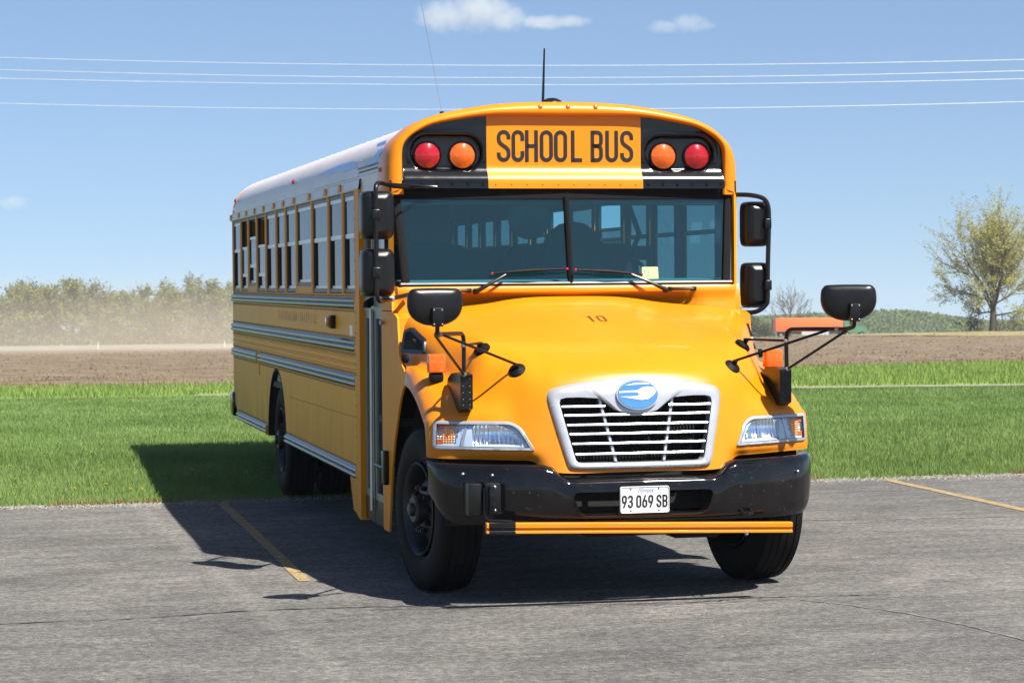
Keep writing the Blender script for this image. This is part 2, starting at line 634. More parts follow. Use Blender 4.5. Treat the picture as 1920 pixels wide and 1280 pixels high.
# ------------------------------------------------------------------ hood with fenders
NET = [  # columns from the centre line outward; rows from the lower front edge to the rear edge
    [(0, -.73, .755), (0, -.712, .90), (0, -.665, 1.12), (0, -.605, 1.335), (0, -.45, 1.432), (0, -.144, 1.545), (0, .284, 1.651), (0, .62, 1.728), (0, .93, 1.80)],
    [(.25, -.73, .755), (.25, -.708, .90), (.25, -.66, 1.12), (.25, -.60, 1.325), (.25, -.45, 1.427), (.25, -.144, 1.542), (.25, .284, 1.648), (.25, .62, 1.724), (.25, .93, 1.797)],
    [(.45, -.732, .756), (.45, -.70, .90), (.45, -.648, 1.12), (.45, -.588, 1.30), (.45, -.447, 1.415), (.45, -.144, 1.535), (.45, .284, 1.640), (.45, .62, 1.714), (.45, .92, 1.783)],
    [(.55, -.70, .770), (.55, -.675, .90), (.555, -.63, 1.11), (.55, -.572, 1.275), (.55, -.44, 1.402), (.55, -.144, 1.529), (.55, .284, 1.634), (.55, .62, 1.707), (.55, .91, 1.772)],
    [(.65, -.615, .824), (.645, -.645, .895), (.655, -.60, 1.06), (.65, -.54, 1.235), (.65, -.43, 1.387), (.65, -.144, 1.524), (.65, .284, 1.629), (.66, .62, 1.70), (.67, .90, 1.760)],
    [(.75, -.575, .830), (.75, -.595, .895), (.752, -.55, 1.06), (.75, -.49, 1.195), (.75, -.405, 1.345), (.755, -.144, 1.517), (.765, .284, 1.622), (.78, .62, 1.692), (.80, .88, 1.748)],
    [(.86, -.525, .832), (.86, -.545, .895), (.86, -.51, 1.06), (.86, -.45, 1.165), (.86, -.36, 1.275), (.85, -.144, 1.502), (.87, .284, 1.612), (.90, .60, 1.682), (.93, .84, 1.735)],
    [(.95, -.48, .834), (.95, -.495, .895), (.95, -.465, 1.06), (.95, -.415, 1.145), (.945, -.315, 1.225), (.912, -.13, 1.440), (.990, .284, 1.580), (1.078, .60, 1.660), (1.12, .80, 1.700)],
    [(1.03, -.44, .835), (1.03, -.45, .895), (1.03, -.425, 1.06), (1.025, -.375, 1.135), (1.01, -.265, 1.205), (.965, -.12, 1.335), (1.066, .284, 1.485), (1.148, .58, 1.565), (1.183, .76, 1.59)],
    [(1.085, -.41, .836), (1.085, -.415, .895), (1.085, -.395, 1.06), (1.08, -.345, 1.132), (1.06, -.225, 1.205), (1.02, -.10, 1.285), (1.092, .284, 1.392), (1.168, .56, 1.425), (1.196, .72, 1.44)],
    [(1.13, -.385, .836), (1.13, -.388, .895), (1.13, -.37, 1.06), (1.125, -.31, 1.13), (1.115, -.19, 1.20), (1.10, -.03, 1.272), (1.13, .284, 1.362), (1.182, .52, 1.376), (1.205, .64, 1.385)],
    [(1.18, -.35, .837), (1.18, -.355, .895), (1.18, -.335, 1.06), (1.175, -.275, 1.118), (1.172, -.15, 1.185), (1.168, 0, 1.254), (1.182, .28, 1.340), (1.195, .48, 1.360), (1.205, .56, 1.365)],
    [(1.215, -.32, .838), (1.213, -.325, .896), (1.213, -.305, 1.055), (1.212, -.24, 1.095), (1.212, -.12, 1.157), (1.212, .02, 1.222), (1.213, .27, 1.302), (1.219, .44, 1.328), (1.222, .50, 1.335)],
    [(1.232, -.295, .840), (1.231, -.30, .90), (1.231, -.275, 1.04), (1.231, -.21, 1.07), (1.231, -.10, 1.125), (1.231, .03, 1.185), (1.231, .26, 1.258), (1.231, .42, 1.278), (1.231, .48, 1.275)],
]
ARCH = [(1.233, -.27, .845), (1.233, -.262, .91), (1.233, -.215, 1.02), (1.233, -.165, 1.055), (1.233, -.06, 1.11), (1.233, .06, 1.165), (1.233, .25, 1.222), (1.233, .40, 1.245), (1.233, .47, 1.245)]
LIP = [(1.16, y + .004, z - .012) for _, y, z in ARCH]
_half = NET + [ARCH, LIP]
_full = [[(-x, y, z) for x, y, z in c] for c in _half[:0:-1]] + _half
_rows = [crom(c, 9) for c in _full]                       # along each column
_rows = np.array(_rows)                                   # (ncol, nrow, 3)
HG = np.stack([crom(_rows[:, j, :], 7) for j in range(_rows.shape[1])], 1)
# gentle crown and a shallow raised panel like the pressed sheet
_hx, _hy = HG[:, :, 0], HG[:, :, 1]
_dome = 1 / (1 + np.exp(-(_hy - .10) / .07)) / (1 + np.exp((np.abs(_hx) - .50) / .055))
HG[:, :, 2] += 0.013 * _dome
_pts = HG[14:-14].reshape(-1, 3)
_front = _pts[(_pts[:, 1] < -0.18) & (_pts[:, 2] < 1.36)]
_top = _pts[(_pts[:, 2] > 1.15)]


def hood_y(x, z, k=5):
    d = (_front[:, 0] - x) ** 2 + (_front[:, 2] - z) ** 2
    i = np.argpartition(d, k)[:k]
    w = 1 / (d[i] + 1e-6)
    return float((w * _front[i, 1]).sum() / w.sum())


_flank = _pts[(_pts[:, 1] > 0.1) & (_pts[:, 2] > 1.3) & (_pts[:, 0] > .9)]


def hood_x(y, z, k=5):
    d = (_flank[:, 1] - y) ** 2 + (_flank[:, 2] - z) ** 2
    i = np.argpartition(d, k)[:k]
    w = 1 / (d[i] + 1e-6)
    return float((w * _flank[i, 0]).sum() / w.sum())


def hood_z(x, y, k=5):
    d = (_top[:, 0] - x) ** 2 + (_top[:, 1] - y) ** 2
    i = np.argpartition(d, k)[:k]
    w = 1 / (d[i] + 1e-6)
    return float((w * _top[i, 2]).sum() / w.sum())


# openings: grille and headlights
GR_OUT = [(x, z) for x, z in
          [(-.555, 1.215), (-.545, 1.245), (-.515, 1.265)] + [(x, 1.325 - 0.22 * x * x) for x in np.linspace(-.45, .45, 19)] + [(.515, 1.265), (.545, 1.245), (.555, 1.215),
           (.535, 1.12), (.505, 1.0), (.475, .88), (.458, .815), (.445, .788), (.42, .777), (.30, .774), (0, .773), (-.30, .774), (-.42, .777), (-.445, .788), (-.458, .815), (-.475, .88), (-.505, 1.0), (-.535, 1.12)]]
_top_in = [(.25, 1.197), (.222, 1.19), (.195, 1.170), (.165, 1.142), (.12, 1.118), (.06, 1.105), (0, 1.102)]
GR_IN = [(.48, 1.19), (.468, 1.199), (.44, 1.203), (.35, 1.204)] + _top_in + [(-x, z) for x, z in _top_in[-2::-1]] + [(-.35, 1.204), (-.44, 1.203), (-.468, 1.199), (-.48, 1.19),
         (-.462, 1.10), (-.437, .99), (-.41, .875), (-.40, .838), (-.392, .824), (-.375, .818), (0, .816), (.375, .818), (.392, .824), (.40, .838), (.41, .875), (.437, .99), (.462, 1.10)]
HL_OUT = round_poly([(1.212, .893), (1.203, 1.067), (.77, 1.066), (.715, 1.035), (.638, .890)], [.03, .015, .09, .04, .015], 5)
HL_MIR = [(-x, z) for x, z in HL_OUT]


def _hole(c):
    if c[1] > -0.15 or c[2] > 1.3:
        return False
    if inpoly(c[0], c[2], _GRC):
        return True
    return inpoly(abs(c[0]), c[2], _HLC)


_GRC = inset(resample(GR_OUT, 90), 0.02)
_HLC = inset(resample(HL_OUT, 90), 0.016)
hood = part(MB().grid(HG.tolist(), skip=_hole), "hood", M_yellow, smooth=50)
tag(hood, "yellow tilting hood with flared front fenders")
# inner wheel housings, dark
for s in SIDES:
    wh = MB()
    P = []
    for t in np.linspace(-15, 195, 18):
        y, z = .22 + .62 * math.cos(math.radians(t)), .47 + .715 * math.sin(math.radians(t))
        z = max(z, .42)
        P.append([(s * 1.15, y, z), (s * .55, y, z)])
    wh.grid(P)
    wh.grid([[(s * .56, -.40, .45), (s * .56, 1.0, .40)], [(s * .56, -.40, 1.18), (s * .56, 1.0, 1.18)]])
    part(wh, "wheel_housing", M_dark)
# engine bay block behind the grille so nothing shows through
part(MB().box(-.50, .50, -.50, .9, .50, 1.24), "engine_block", M_dark)

# hood side vents, latches, unit number
_vq = _flank[(_flank[:, 1] > .38) & (_flank[:, 1] < .72) & (_flank[:, 2] > 1.455) & (_flank[:, 2] < 1.6)]
VPL = np.linalg.lstsq(np.stack([np.ones(len(_vq)), _vq[:, 1], _vq[:, 2]], 1), _vq[:, 0], rcond=None)[0]
VMX = float(np.percentile(_vq[:, 0] - (VPL[0] + VPL[1] * _vq[:, 1] + VPL[2] * _vq[:, 2]), 90))
for s in SIDES:
    poly = [(.38, 1.455), (.70, 1.455), (.72, 1.600), (.64, 1.625), (.42, 1.545)]

    def vfn(a, b, d, s=s):
        return (s * (VPL[0] + VPL[1] * a + VPL[2] * b + VMX + d), a, b)
    op = round_poly(poly, .025, 3)
    ven = part(MB().ring(op, inset(op, .024), vfn, -.05, .008), "hood_vent", M_plastic, hood)
    mb = MB()
    for k in range(9):
        z = 1.480 + k * .0135
        ok = [a for a in np.linspace(.38, .73, 71) if inpoly(a, z, inset(op, .022)) and inpoly(a, z + .006, inset(op, .022))]
        if len(ok) > 4:
            mb.prism([(ok[0], z), (ok[-1], z), (ok[-1], z + .006), (ok[0], z + .006)], vfn, -.02, .005)
    part(MB().prism(inset(op, .02), vfn, -.03, .001), "vent_screen", M_dark, hood)
    build_each(mb, "vent_louvre", M_dark, hood)
    part(MB().lathe([(0, .030), (.02, .030), (.03, .022), (.032, 0)], (s * 1.20, .56, 1.42), (s, -.3, .1), 14), "hood_latch", M_rubber, hood)


def stroke(mb, pts, w, fn, d0, d1, closed=False):
    """flat ribbon of width w along 2-D points, as a thin solid"""
    P = np.array(pts, float)
    k = len(P)
    L, R = [], []
    for i in range(k):
        if closed:
            a, b = P[i - 1], P[(i + 1) % k]
        else:
            a, b = P[max(i - 1, 0)], P[min(i + 1, k - 1)]
        t = _n(b - a)
        nn = np.array([-t[1], t[0]])
        m = 1.0
        if 0 < i < k - 1 or closed:
            t1 = _n(P[i] - P[i - 1])
            m = 1 / max(0.5, abs(np.dot(nn, np.array([-t1[1], t1[0]]))))
        L.append(P[i] + nn * w / 2 * m)
        R.append(P[i] - nn * w / 2 * m)
    loops = [[fn(*p, d0) for p in L], [fn(*p, d1) for p in L], [fn(*p, d1) for p in R], [fn(*p, d0) for p in R]]
    if not closed:
        mb.grid([[lp[i] for lp in loops] for i in range(k)], cv=True)
        for i in (0, k - 1):
            mb.add([lp[i] for lp in loops], [(0, 1, 2, 3)])
    else:
        mb.grid([[lp[i] for lp in loops] for i in range(k)], cu=True, cv=True)


def glyph(ch, W=.42, s=.115):
    """centre lines of a condensed gothic letter of height 1: list of (points, closed)"""
    i = s / 2
    r = W / 2 - i
    c = W / 2
    top, bot = 1 - i - r, i + r
    if ch in "O0":
        return [(arc(c, top, r, 0, 180, 12) + arc(c, bot, r, 180, 360, 12), True)]
    if ch == "C":
        return [([(W - i, .66)] + arc(c, top, r, 0, 180, 12) + arc(c, bot, r, 180, 360, 12) + [(W - i, .34)], False)]
    if ch == "S":
        b = [(i, .70), (i + .02, .62), (c - .08, .555), (c + .08, .445), (W - i - .02, .38), (W - i, .30)]
        return [([(W - i, .71)] + arc(c, top, r, 0, 180, 12) + b + arc(c, bot, r, 0, -180, 12) + [(i, .29)], False)]
    if ch == "H":
        return [([(i, 0), (i, 1)], False), ([(W - i, 0), (W - i, 1)], False), ([(i, .5), (W - i, .5)], False)]
    if ch == "L":
        return [([(i, 1), (i, 0)], False), ([(i, i), (W - .02, i)], False)]
    if ch == "U":
        return [([(i, 1)] + arc(c, bot, r, 180, 360, 12) + [(W - i, 1)], False)]
    if ch == "B":
        q = .5 - i
        return [([(i, 0), (i, 1)], False),
                ([(i, 1 - i)] + arc(W - i - .13, 1 - i - .13, .13, 90, 0, 6) + arc(W - i - .13, .51 + .12, .13, 0, -90, 6, .12) + [(i, .51)], False),
                ([(i, .51)] + arc(W - i - .13, .51 - .13, .13, 90, 0, 6) + arc(W - i - .13, i + .13, .13, 0, -90, 6) + [(i, i)], False)]
    if ch == "9":
        return [(arc(c, top, r, 0, 180, 12) + arc(c, .42 + r, r, 180, 360, 12), True), ([(W - i, .62), (W - i - .02, .5), (i + .08, 0)], False)]
    if ch == "6":
        return [([(W - x, 1 - y) for x, y in p], cl) for p, cl in glyph("9", W, s)]
    if ch == "3":
        return [([(i, .76)] + arc(c, top, r, 180, 0, 10) + [(W - i, .64), (W - i - .05, .55), (c, .52), (W - i - .05, .48), (W - i, .38)] + arc(c, bot, r, 0, -180, 10) + [(i, .26)], False)]
    if ch == "1":
        return [([(i + .02, .80), (c, 1.0 - .03), (c, 0)], False)]
    return []


def letters(name, mat, parent, word, fn, h, **kw):
    """each character a part of its own"""
    W, gap, x = kw.pop("W", .42), kw.pop("gap", .09), kw.pop("x0", 0.0)
    for ch in word:
        mb = MB()
        text(mb, ch, fn, h, W=W, gap=gap, x0=x, **kw)
        mb.build(name, mat, parent, 0)
        x += (W + gap) * h


def text(mb, word, fn, h, W=.42, s=.115, gap=.09, space=.28, x0=0.0, z0=0.0, d0=0.0, d1=0.002, widths=None, shear=0.0):
    x = x0
    for ch in word:
        if ch == " ":
            x += space * h
            continue
        for pts, cl in glyph(ch, W, s):
            stroke(mb, [(x + (p[0] + shear * p[1]) * h, z0 + p[1] * h) for p in pts], s * h, fn, d0, d1, cl)
        x += (W + gap) * h
    return x


letters("unit_number_digit", M_faded, hood, "10", lambda a, b, d: (a, b, hood_z(a, b) + .003 + d), .14, W=.38, s=.075, gap=.12, x0=-.055, z0=.235, d1=.0012)

# ------------------------------------------------------------------ grille
grille = empty("grille", bus)
_ga, _gb = resample(GR_OUT, 120), None
# inner outline resampled by angle so that ring quads stay radial


def by_angle(P, c, n, a0=0.0):
    P = np.array(resample(P, 900))
    an = np.arctan2(P[:, 1] - c[1], P[:, 0] - c[0])
    out = []
    for k in range(n):
        t = a0 + 2 * math.pi * k / n
        d = np.abs((an - t + math.pi) % (2 * math.pi) - math.pi)
        out.append(tuple(P[int(np.argmin(d))]))
    return out


_GC = (0, 1.0)
_go, _gi = by_angle(GR_OUT, _GC, 160), by_angle(GR_IN, _GC, 160)
_gm = [((a[0] * .55 + b[0] * .45), (a[1] * .55 + b[1] * .45)) for a, b in zip(_go, _gi)]


def gfn(a, b, d):
    return (a, hood_y(a, b) - d, b)


mb = MB()
mb.grid([[gfn(*p, -.004) for p in _go], [gfn(*p, .018) for p in inset(_go, .006)], [gfn(*p, .026) for p in _gm], [gfn(*p, .018) for p in inset(_gi, -.006)], [gfn(*p, -.05) for p in _gi]], cv=True)
part(mb, "grille_frame", M_silver, grille, 60)
for z in (1.153, 1.10, 1.042, .987, .929, .867):
    xs = .392 + (z - .82) * .24
    xr = np.linspace(-xs, xs, 15)
    if z > 1.12:
        segs = [[x for x in xr if x < -.15], [x for x in xr if x > .15]]
    else:
        segs = [list(xr)]
    for sg in segs:
        mb = MB()
        P = []
        for x in sg:
            y = -.682 + (z - 1.0) * .22 + .06 * x * x
            P.append([(x, y, z - .008), (x, y - .020, z - .007), (x, y - .024, z), (x, y - .020, z + .007), (x, y, z + .008)])
        mb.grid(P, cv=True)
        part(mb, "grille_bar", M_silver, grille, 50)
for s in SIDES:
    mb = MB()
    P = []
    for z in np.linspace(.82, 1.2, 8):
        x = s * (.152 + (z - .82) * .21)
        y = -.672 + (z - 1.0) * .22
        P.append([(x - .008, y + .02, z), (x - .008, y - .012, z), (x + .008, y - .012, z), (x + .008, y + .02, z)])
    mb.grid(P, cv=True)
    part(mb, "grille_strut", M_silver, grille, 30)
mb = MB()
for k in range(46):
    x = -.47 + k * .0206
    mb.box(x, x + .007, -.535, -.52, .80, 1.22)
mb.box(-.50, .50, -.519, -.51, .78, 1.24)
part(mb, "radiator_screen", M_dark, grille, 0)
EC = (0, 1.222)


def efn(a, b, d):
    return (EC[0] + a * .92, -.661 - d + b * .24, EC[1] + b * .92)


emb = part(MB().prism(arc(0, 0, .146, 0, 354, 59, .100), efn, -.03, .020), "emblem_rim", M_silver, grille, 40)
part(MB().prism(arc(0, 0, .137, 0, 354, 59, .091), efn, .010, .024), "emblem_oval", M_blueink, grille, 40)
mb = MB()
for poly in [[(-.128, .022), (-.06, .026), (.0, .028), (.03, .045), (.07, .052), (.112, .045), (.128, .02), (.11, -.004), (.07, -.030), (.02, -.036), (-.04, -.026), (-.128, -.012), (-.05, -.012), (.0, -.008), (.008, .002), (.0, .012), (-.05, .014), (-.126, .012)],
             [(-.09, .060), (-.02, .075), (.05, .078), (.09, .066), (.04, .066), (-.02, .064)]]:
    mb.prism(poly, efn, .022, .0265)
build_each(mb, "emblem_mark", M_white, grille, 0)

# ------------------------------------------------------------------ headlights
for s in SIDES:
    hl = empty("headlight", bus)
    P = resample(HL_OUT, 110)

    def hfn(a, b, d, s=s):
        return (s * a, hood_y(a, b) - d, b)
    i1, i2, i3 = inset(P, .004), inset(P, .018), inset(P, .021)
    part(MB().grid([[hfn(*p, -.02) for p in P], [hfn(*p, .010) for p in P], [hfn(*p, .014) for p in i1], [hfn(*p, .012) for p in i2], [hfn(*p, -.06) for p in i2]], cv=True), "headlight_bezel", M_silver, hl, 50)
    # black gap line and housing
    part(MB().grid([[hfn(*p, .0115) for p in inset(P, .017)], [hfn(*p, .0125) for p in inset(P, .0215)]], cv=True), "headlight_seal", M_rim, hl)
    # housing: flat silver apron, then the recessed bowls
    xs = np.linspace(.62, 1.225, 62)
    zs = np.linspace(.88, 1.08, 24)
    apron = round_poly([(.985, .918), (.985, 1.040), (.80, 1.040), (.735, .985), (.705, .918)], [.02, .03, .05, .05, .02], 4)
    turn = round_poly([(1.19, .925), (1.185, 1.040), (1.055, 1.040), (1.085, .925)], .012, 3)

    def deep(x, z):
        if inpoly(x, z, apron):
            u = (x - .855) / .14
            v = (z - .978) / .065
            return -.085 + .045 * min(1.4, u * u + .5 * v * v) + .0035 * math.sin(x * 260) * (1 if abs(u) > .15 else .3)
        if inpoly(x, z, turn):
            return -.05 + .004 * math.sin(x * 330) * math.sin(z * 330)
        return -.004 if x < 1.04 else -.012
    G = [[(s * x, hood_y(x, z) - deep(x, z) - .0, z) for z in zs] for x in xs]
    hp = inset(P, .016)
    part(MB().grid(G, skip=lambda c, hp=hp, ap=apron, tn=turn: (not inpoly(abs(c[0]), c[2], hp)) or inpoly(abs(c[0]), c[2], inset(ap, .004)) or inpoly(abs(c[0]), c[2], inset(tn, .003))), "headlight_apron", M_bezel, hl, 30)
    xs2 = np.linspace(.70, .99, 90)
    G = [[(s * x, hood_y(x, z) - deep(x, z), z) for z in np.linspace(.912, 1.046, 22)] for x in xs2]
    part(MB().grid(G, skip=lambda c, ap=apron: not inpoly(abs(c[0]), c[2], ap)), "headlight_reflector", M_chrome, hl, 60)
    part(MB().lathe([(-.02, .0), (-.02, .012), (.02, .014), (.035, .010), (.04, 0)], (s * .86, hood_y(.86, .98) + .07, .98), (0, -1, 0), 12), "headlight_bulb", M_clear, hl)
    # turn signal: amber block with clear corners
    xs3 = np.linspace(1.05, 1.195, 44)
    G = [[(s * x, hood_y(x, z) + .018 + .0035 * (math.sin(x * 420) + math.sin(z * 420)), z) for z in np.linspace(.922, 1.043, 36)] for x in xs3]
    core = round_poly([(1.155, .93), (1.150, 1.038), (1.075, 1.038), (1.095, .93)], .02, 4)
    part(MB().grid(G, skip=lambda c, cc=core: not inpoly(abs(c[0]), c[2], cc)), "turn_signal_reflector", M_turnclear, hl, 60)
    G2 = [[(p[0], p[1] + .004, p[2]) for p in r] for r in G]
    part(MB().grid(G2, skip=lambda c, tn=turn: not inpoly(abs(c[0]), c[2], tn)), "turn_signal_backing", M_reflect, hl, 60)
    for zc in (.94, 1.027):
        part(MB().prism([(1.15, zc - .014), (1.192, zc - .014), (1.19, zc + .014), (1.15, zc + .014)], hfn, -.016, -.010), "side_reflector", M_turn, hl, 0)
    # slanted divider
    part(MB().prism([(1.045, .905), (1.06, .905), (1.02, 1.055), (1.005, 1.055)], hfn, -.03, .004), "headlight_divider", M_silver, hl, 0)
    # clear cover
    G = [[(s * x, hood_y(x, z) - .007, z) for z in zs] for x in xs]
    part(MB().grid(G, skip=lambda c, hp=hp: not inpoly(abs(c[0]), c[2], hp)), "headlight_cover", M_clear, hl, 60)

# square amber turn signals on the fenders
for s in SIDES:
    ts = empty("fender_turn_signal", bus)
    yaw = 0.0
    part(MB().rbox(s * 1.112 - .058, s * 1.112 + .058, .0, .055, 1.345, 1.465, .012), "signal_housing", M_marker, ts)
    mb = MB()
    mb.rbox(s * 1.112 - .056, s * 1.112 + .056, -.022, .002, 1.348, 1.462, .010)
    for a in range(9):
        for b in range(9):
            x, z = -.048 + a * .012, -.048 + b * .012
            if x * x + z * z < .048 ** 2:
                mb.rivet((s * 1.112 + x, -.0215, 1.405 + z), (0, -1, 0), .0062, .0022)
    part(mb, "signal_lens", M_turn, ts)
    mb = MB()
    mb.rbox(s * 1.112 - .042, s * 1.112 + .042, -.01, .08, 1.29, 1.347, .014)
    part(mb, "signal_base", M_rubber, ts)

# ------------------------------------------------------------------ bumper


def bum_y(x):
    x = abs(x)
    return float(np.interp(x, [0, .4, .6, .8, .95, 1.05, 1.12, 1.18, 1.215, 1.232], [-.80, -.785, -.765, -.715, -.655, -.595, -.535, -.46, -.39, -.28]))


def bum_top(x):
    x = abs(x)
    return float(np.interp(x, [0, .46, .50, .55, .60, 1.235], [.725, .722, .742, .79, .806, .812]))


def bum_bot(x):
    x = abs(x)
    return float(np.interp(x, [0, .9, 1.1, 1.16, 1.2, 1.233], [.458, .448, .45, .48, .54, .64]))


SLOT = round_poly([(-.45, .645), (.45, .645), (.40, .503), (-.40, .503)], [.05, .05, .06, .06], 6)
_ux = sorted(set(np.round(np.concatenate([np.linspace(-1.232, -.6, 34), np.linspace(-.6, .6, 97), np.linspace(.6, 1.232, 34)]), 4)))
G = []
for x in _ux:
    y0, zt, zb = bum_y(x), bum_top(x), bum_bot(x)
    col = []
    for k, t in enumerate(np.linspace(0, 1, 28)):
        z = zb + (zt - zb) * t
        bul = .018 * (1 - (2 * t - 1) ** 2)
        ed = max(0, t - .90) / .10
        ed2 = max(0, .08 - t) / .08
        crease = .006 * (1 if t > .62 else 0) * min(1, (t - .62) / .05) if t > .62 else 0
        col.append((x, y0 - bul + .030 * ed * ed + .015 * ed2 * ed2 - crease * 0 + .020 * max(0, t - .62), z))
    for dy, dz in ((.02, .004), (.06, .004), (.13, -.004)):
        col.append((x * (1 - .02 * dy), y0 + .03 + dy, zt + dz))
    G.append(col)
bumper = part(MB().grid(G, skip=lambda c: c[1] < -.70 and inpoly(c[0], c[2], SLOT)), "front_bumper", M_bumper, smooth=45)
tag(bumper, "glossy black steel front bumper")
mb = MB()
lip = resample(SLOT, 80)
mb.grid([[(a, bum_y(a) - .022, b) for a, b in inset(lip, -.010)], [(a, bum_y(a) - .026, b) for a, b in lip], [(a, bum_y(a) - .012, b) for a, b in inset(lip, .006)], [(a, bum_y(a) + .05, b) for a, b in inset(lip, .006)]], cv=True)
part(mb, "bumper_slot_lip", M_bumper, bumper, 60)
mb = MB()
mb.box(-1.0, 1.0, -.50, -.44, .60, .66)
mb.box(-.54, -.46, -.74, 1.0, .50, .66).box(.46, .54, -.74, 1.0, .50, .66)
build_each(mb, "frame_rail", M_dark, bus)
# bolt heads, tow hook
mb = MB()
for x, z in ((-1.075, .757), (-.915, .752), (-.955, .70), (-.955, .545), (1.05, .72)):
    mb.lathe([(0, .011), (.006, .010), (.011, .005), (.012, 0)], (x, bum_y(x) - .02, z), (0, -1, 0), 10)
build_each(mb, "bumper_bolt", M_steel, bumper)
mb = MB()
mb.tube([(.63, -.76, .505), (.63, -.80, .49), (.66, -.815, .485), (.69, -.80, .49), (.69, -.76, .505)], .010, 6)
part(mb, "tow_hook", M_plastic, bumper)
# licence plate
lp = empty("license_plate", bus)


def pfn(a, b, d):
    return (-.005 + a, -.838 - d, .594 + b)


PO = rrect(-.155, .155, -.081, .081, .014)
part(MB().prism(PO, pfn, -.008, 0), "plate_sheet", M_white, lp, 30)
po = resample(PO, 60)
part(MB().grid([[pfn(*p, -.004) for p in po], [pfn(*p, .004) for p in inset(po, .003)], [pfn(*p, .0005) for p in inset(po, .007)]], cv=True), "plate_rim", M_white, lp, 60)
for wd, x_ in (("93", -.143), ("069", -.053), ("SB", .074)):
    letters("plate_character", M_ink, lp, wd, pfn, .074, W=.41, s=.12, gap=.10, x0=x_, z0=-.046, d0=.0005, d1=.003)


def font_text(name, body, size, mat, parent, fn, shear=0.0, d0=0.0005, d1=0.0018):
    cu = bpy.data.curves.new(name, 'FONT')
    cu.body = body
    cu.size = size
    cu.align_x = 'CENTER'
    cu.shear = shear
    cu.resolution_u = 3
    o = bpy.data.objects.new(name, cu)
    COL.objects.link(o)
    me = bpy.data.meshes.new_from_object(o.evaluated_get(bpy.context.evaluated_depsgraph_get()))
    bpy.data.objects.remove(o)
    bpy.data.curves.remove(cu)
    for v in me.vertices:
        v.co = Vector(fn(v.co.x, v.co.y, d1))
    me.name = name
    me.materials.clear()
    me.materials.append(mat)
    ob = bpy.data.objects.new(name, me)
    COL.objects.link(ob)
    ob.parent = parent
    return ob


font_text("plate_state_name", "Illinois", .036, M_blueprint, lp, lambda a, b, d: pfn(a * 1.05 + .004, b + .046, d), .35)
mb = MB()
for x in (-.088, .088):
    for z in (-.066, .066):
        mb.lathe([(0, .005), (.004, .004), (.005, 0)], pfn(x, z, 0), (0, -1, 0), 8)
build_each(mb, "plate_screw", M_rivet, lp)
part(MB().box(-.17, .16, -.833, -.80, .50, .53), "plate_bracket", M_bumper, lp, 0)

# crossing gate: drive box on the bumper and yellow arm below
ga = empty("crossing_gate", bus)
mb = MB()
mb.rbox(-1.085, -1.00, -.80, -.62, .52, .715, .012)
mb.rbox(-.985, -.885, -.80, -.66, .525, .715, .012)
build_each(mb, "gate_drive_box", M_plastic, ga)
mb = MB()
mb.rbox(-.965, -.93, -.835, -.79, .54, .70, .006)
mb.tube([(-.99, -.81, .69), (-.993, -.82, .52), (-.97, -.835, .495), (-.83, -.845, .487)], .008, 6)
part(mb, "gate_hinge", M_bumper, ga)
mb = MB()
for x, z in ((-.925, .692), (-.925, .552), (-.945, .62)):
    mb.lathe([(0, .010), (.006, .009), (.010, 0)], (x, -.80, z), (0, -1, 0), 10)
build_each(mb, "gate_bolt", M_steel, ga)


def armbox(x0, x1, mat, name, g=0.0):
    mb = MB()
    P = []
    for x in np.linspace(x0, x1, 10):
        z = .452 - (x + .99) * .0275
        h = .033 + g
        P.append([(x, -.845 + .02, z + h), (x, -.862 - g, z + h), (x, -.872 - g, z + h - .006), (x, -.872 - g, z + .004), (x, -.862 - g, z - .002), (x, -.862 - g, z - .016),
                  (x, -.872 - g, z - .021), (x, -.872 - g, z - h + .004), (x, -.862 - g, z - h), (x, -.845 + .02, z - h)])
    mb.grid(P, cv=True)
    mb.add(P[0], [tuple(range(10))]).add(P[-1], [tuple(range(10))])
    return part(mb, name, mat, ga, 30)


armbox(-.99, .925, M_yellow, "gate_arm")
armbox(-.975, -.815, M_plastic, "gate_arm_sleeve", .004)
part(MB().tube([(.62, -.855, .395), (.635, -.86, .362)], .012, 8), "gate_magnet_pin", M_steel, ga)

# ------------------------------------------------------------------ wheels


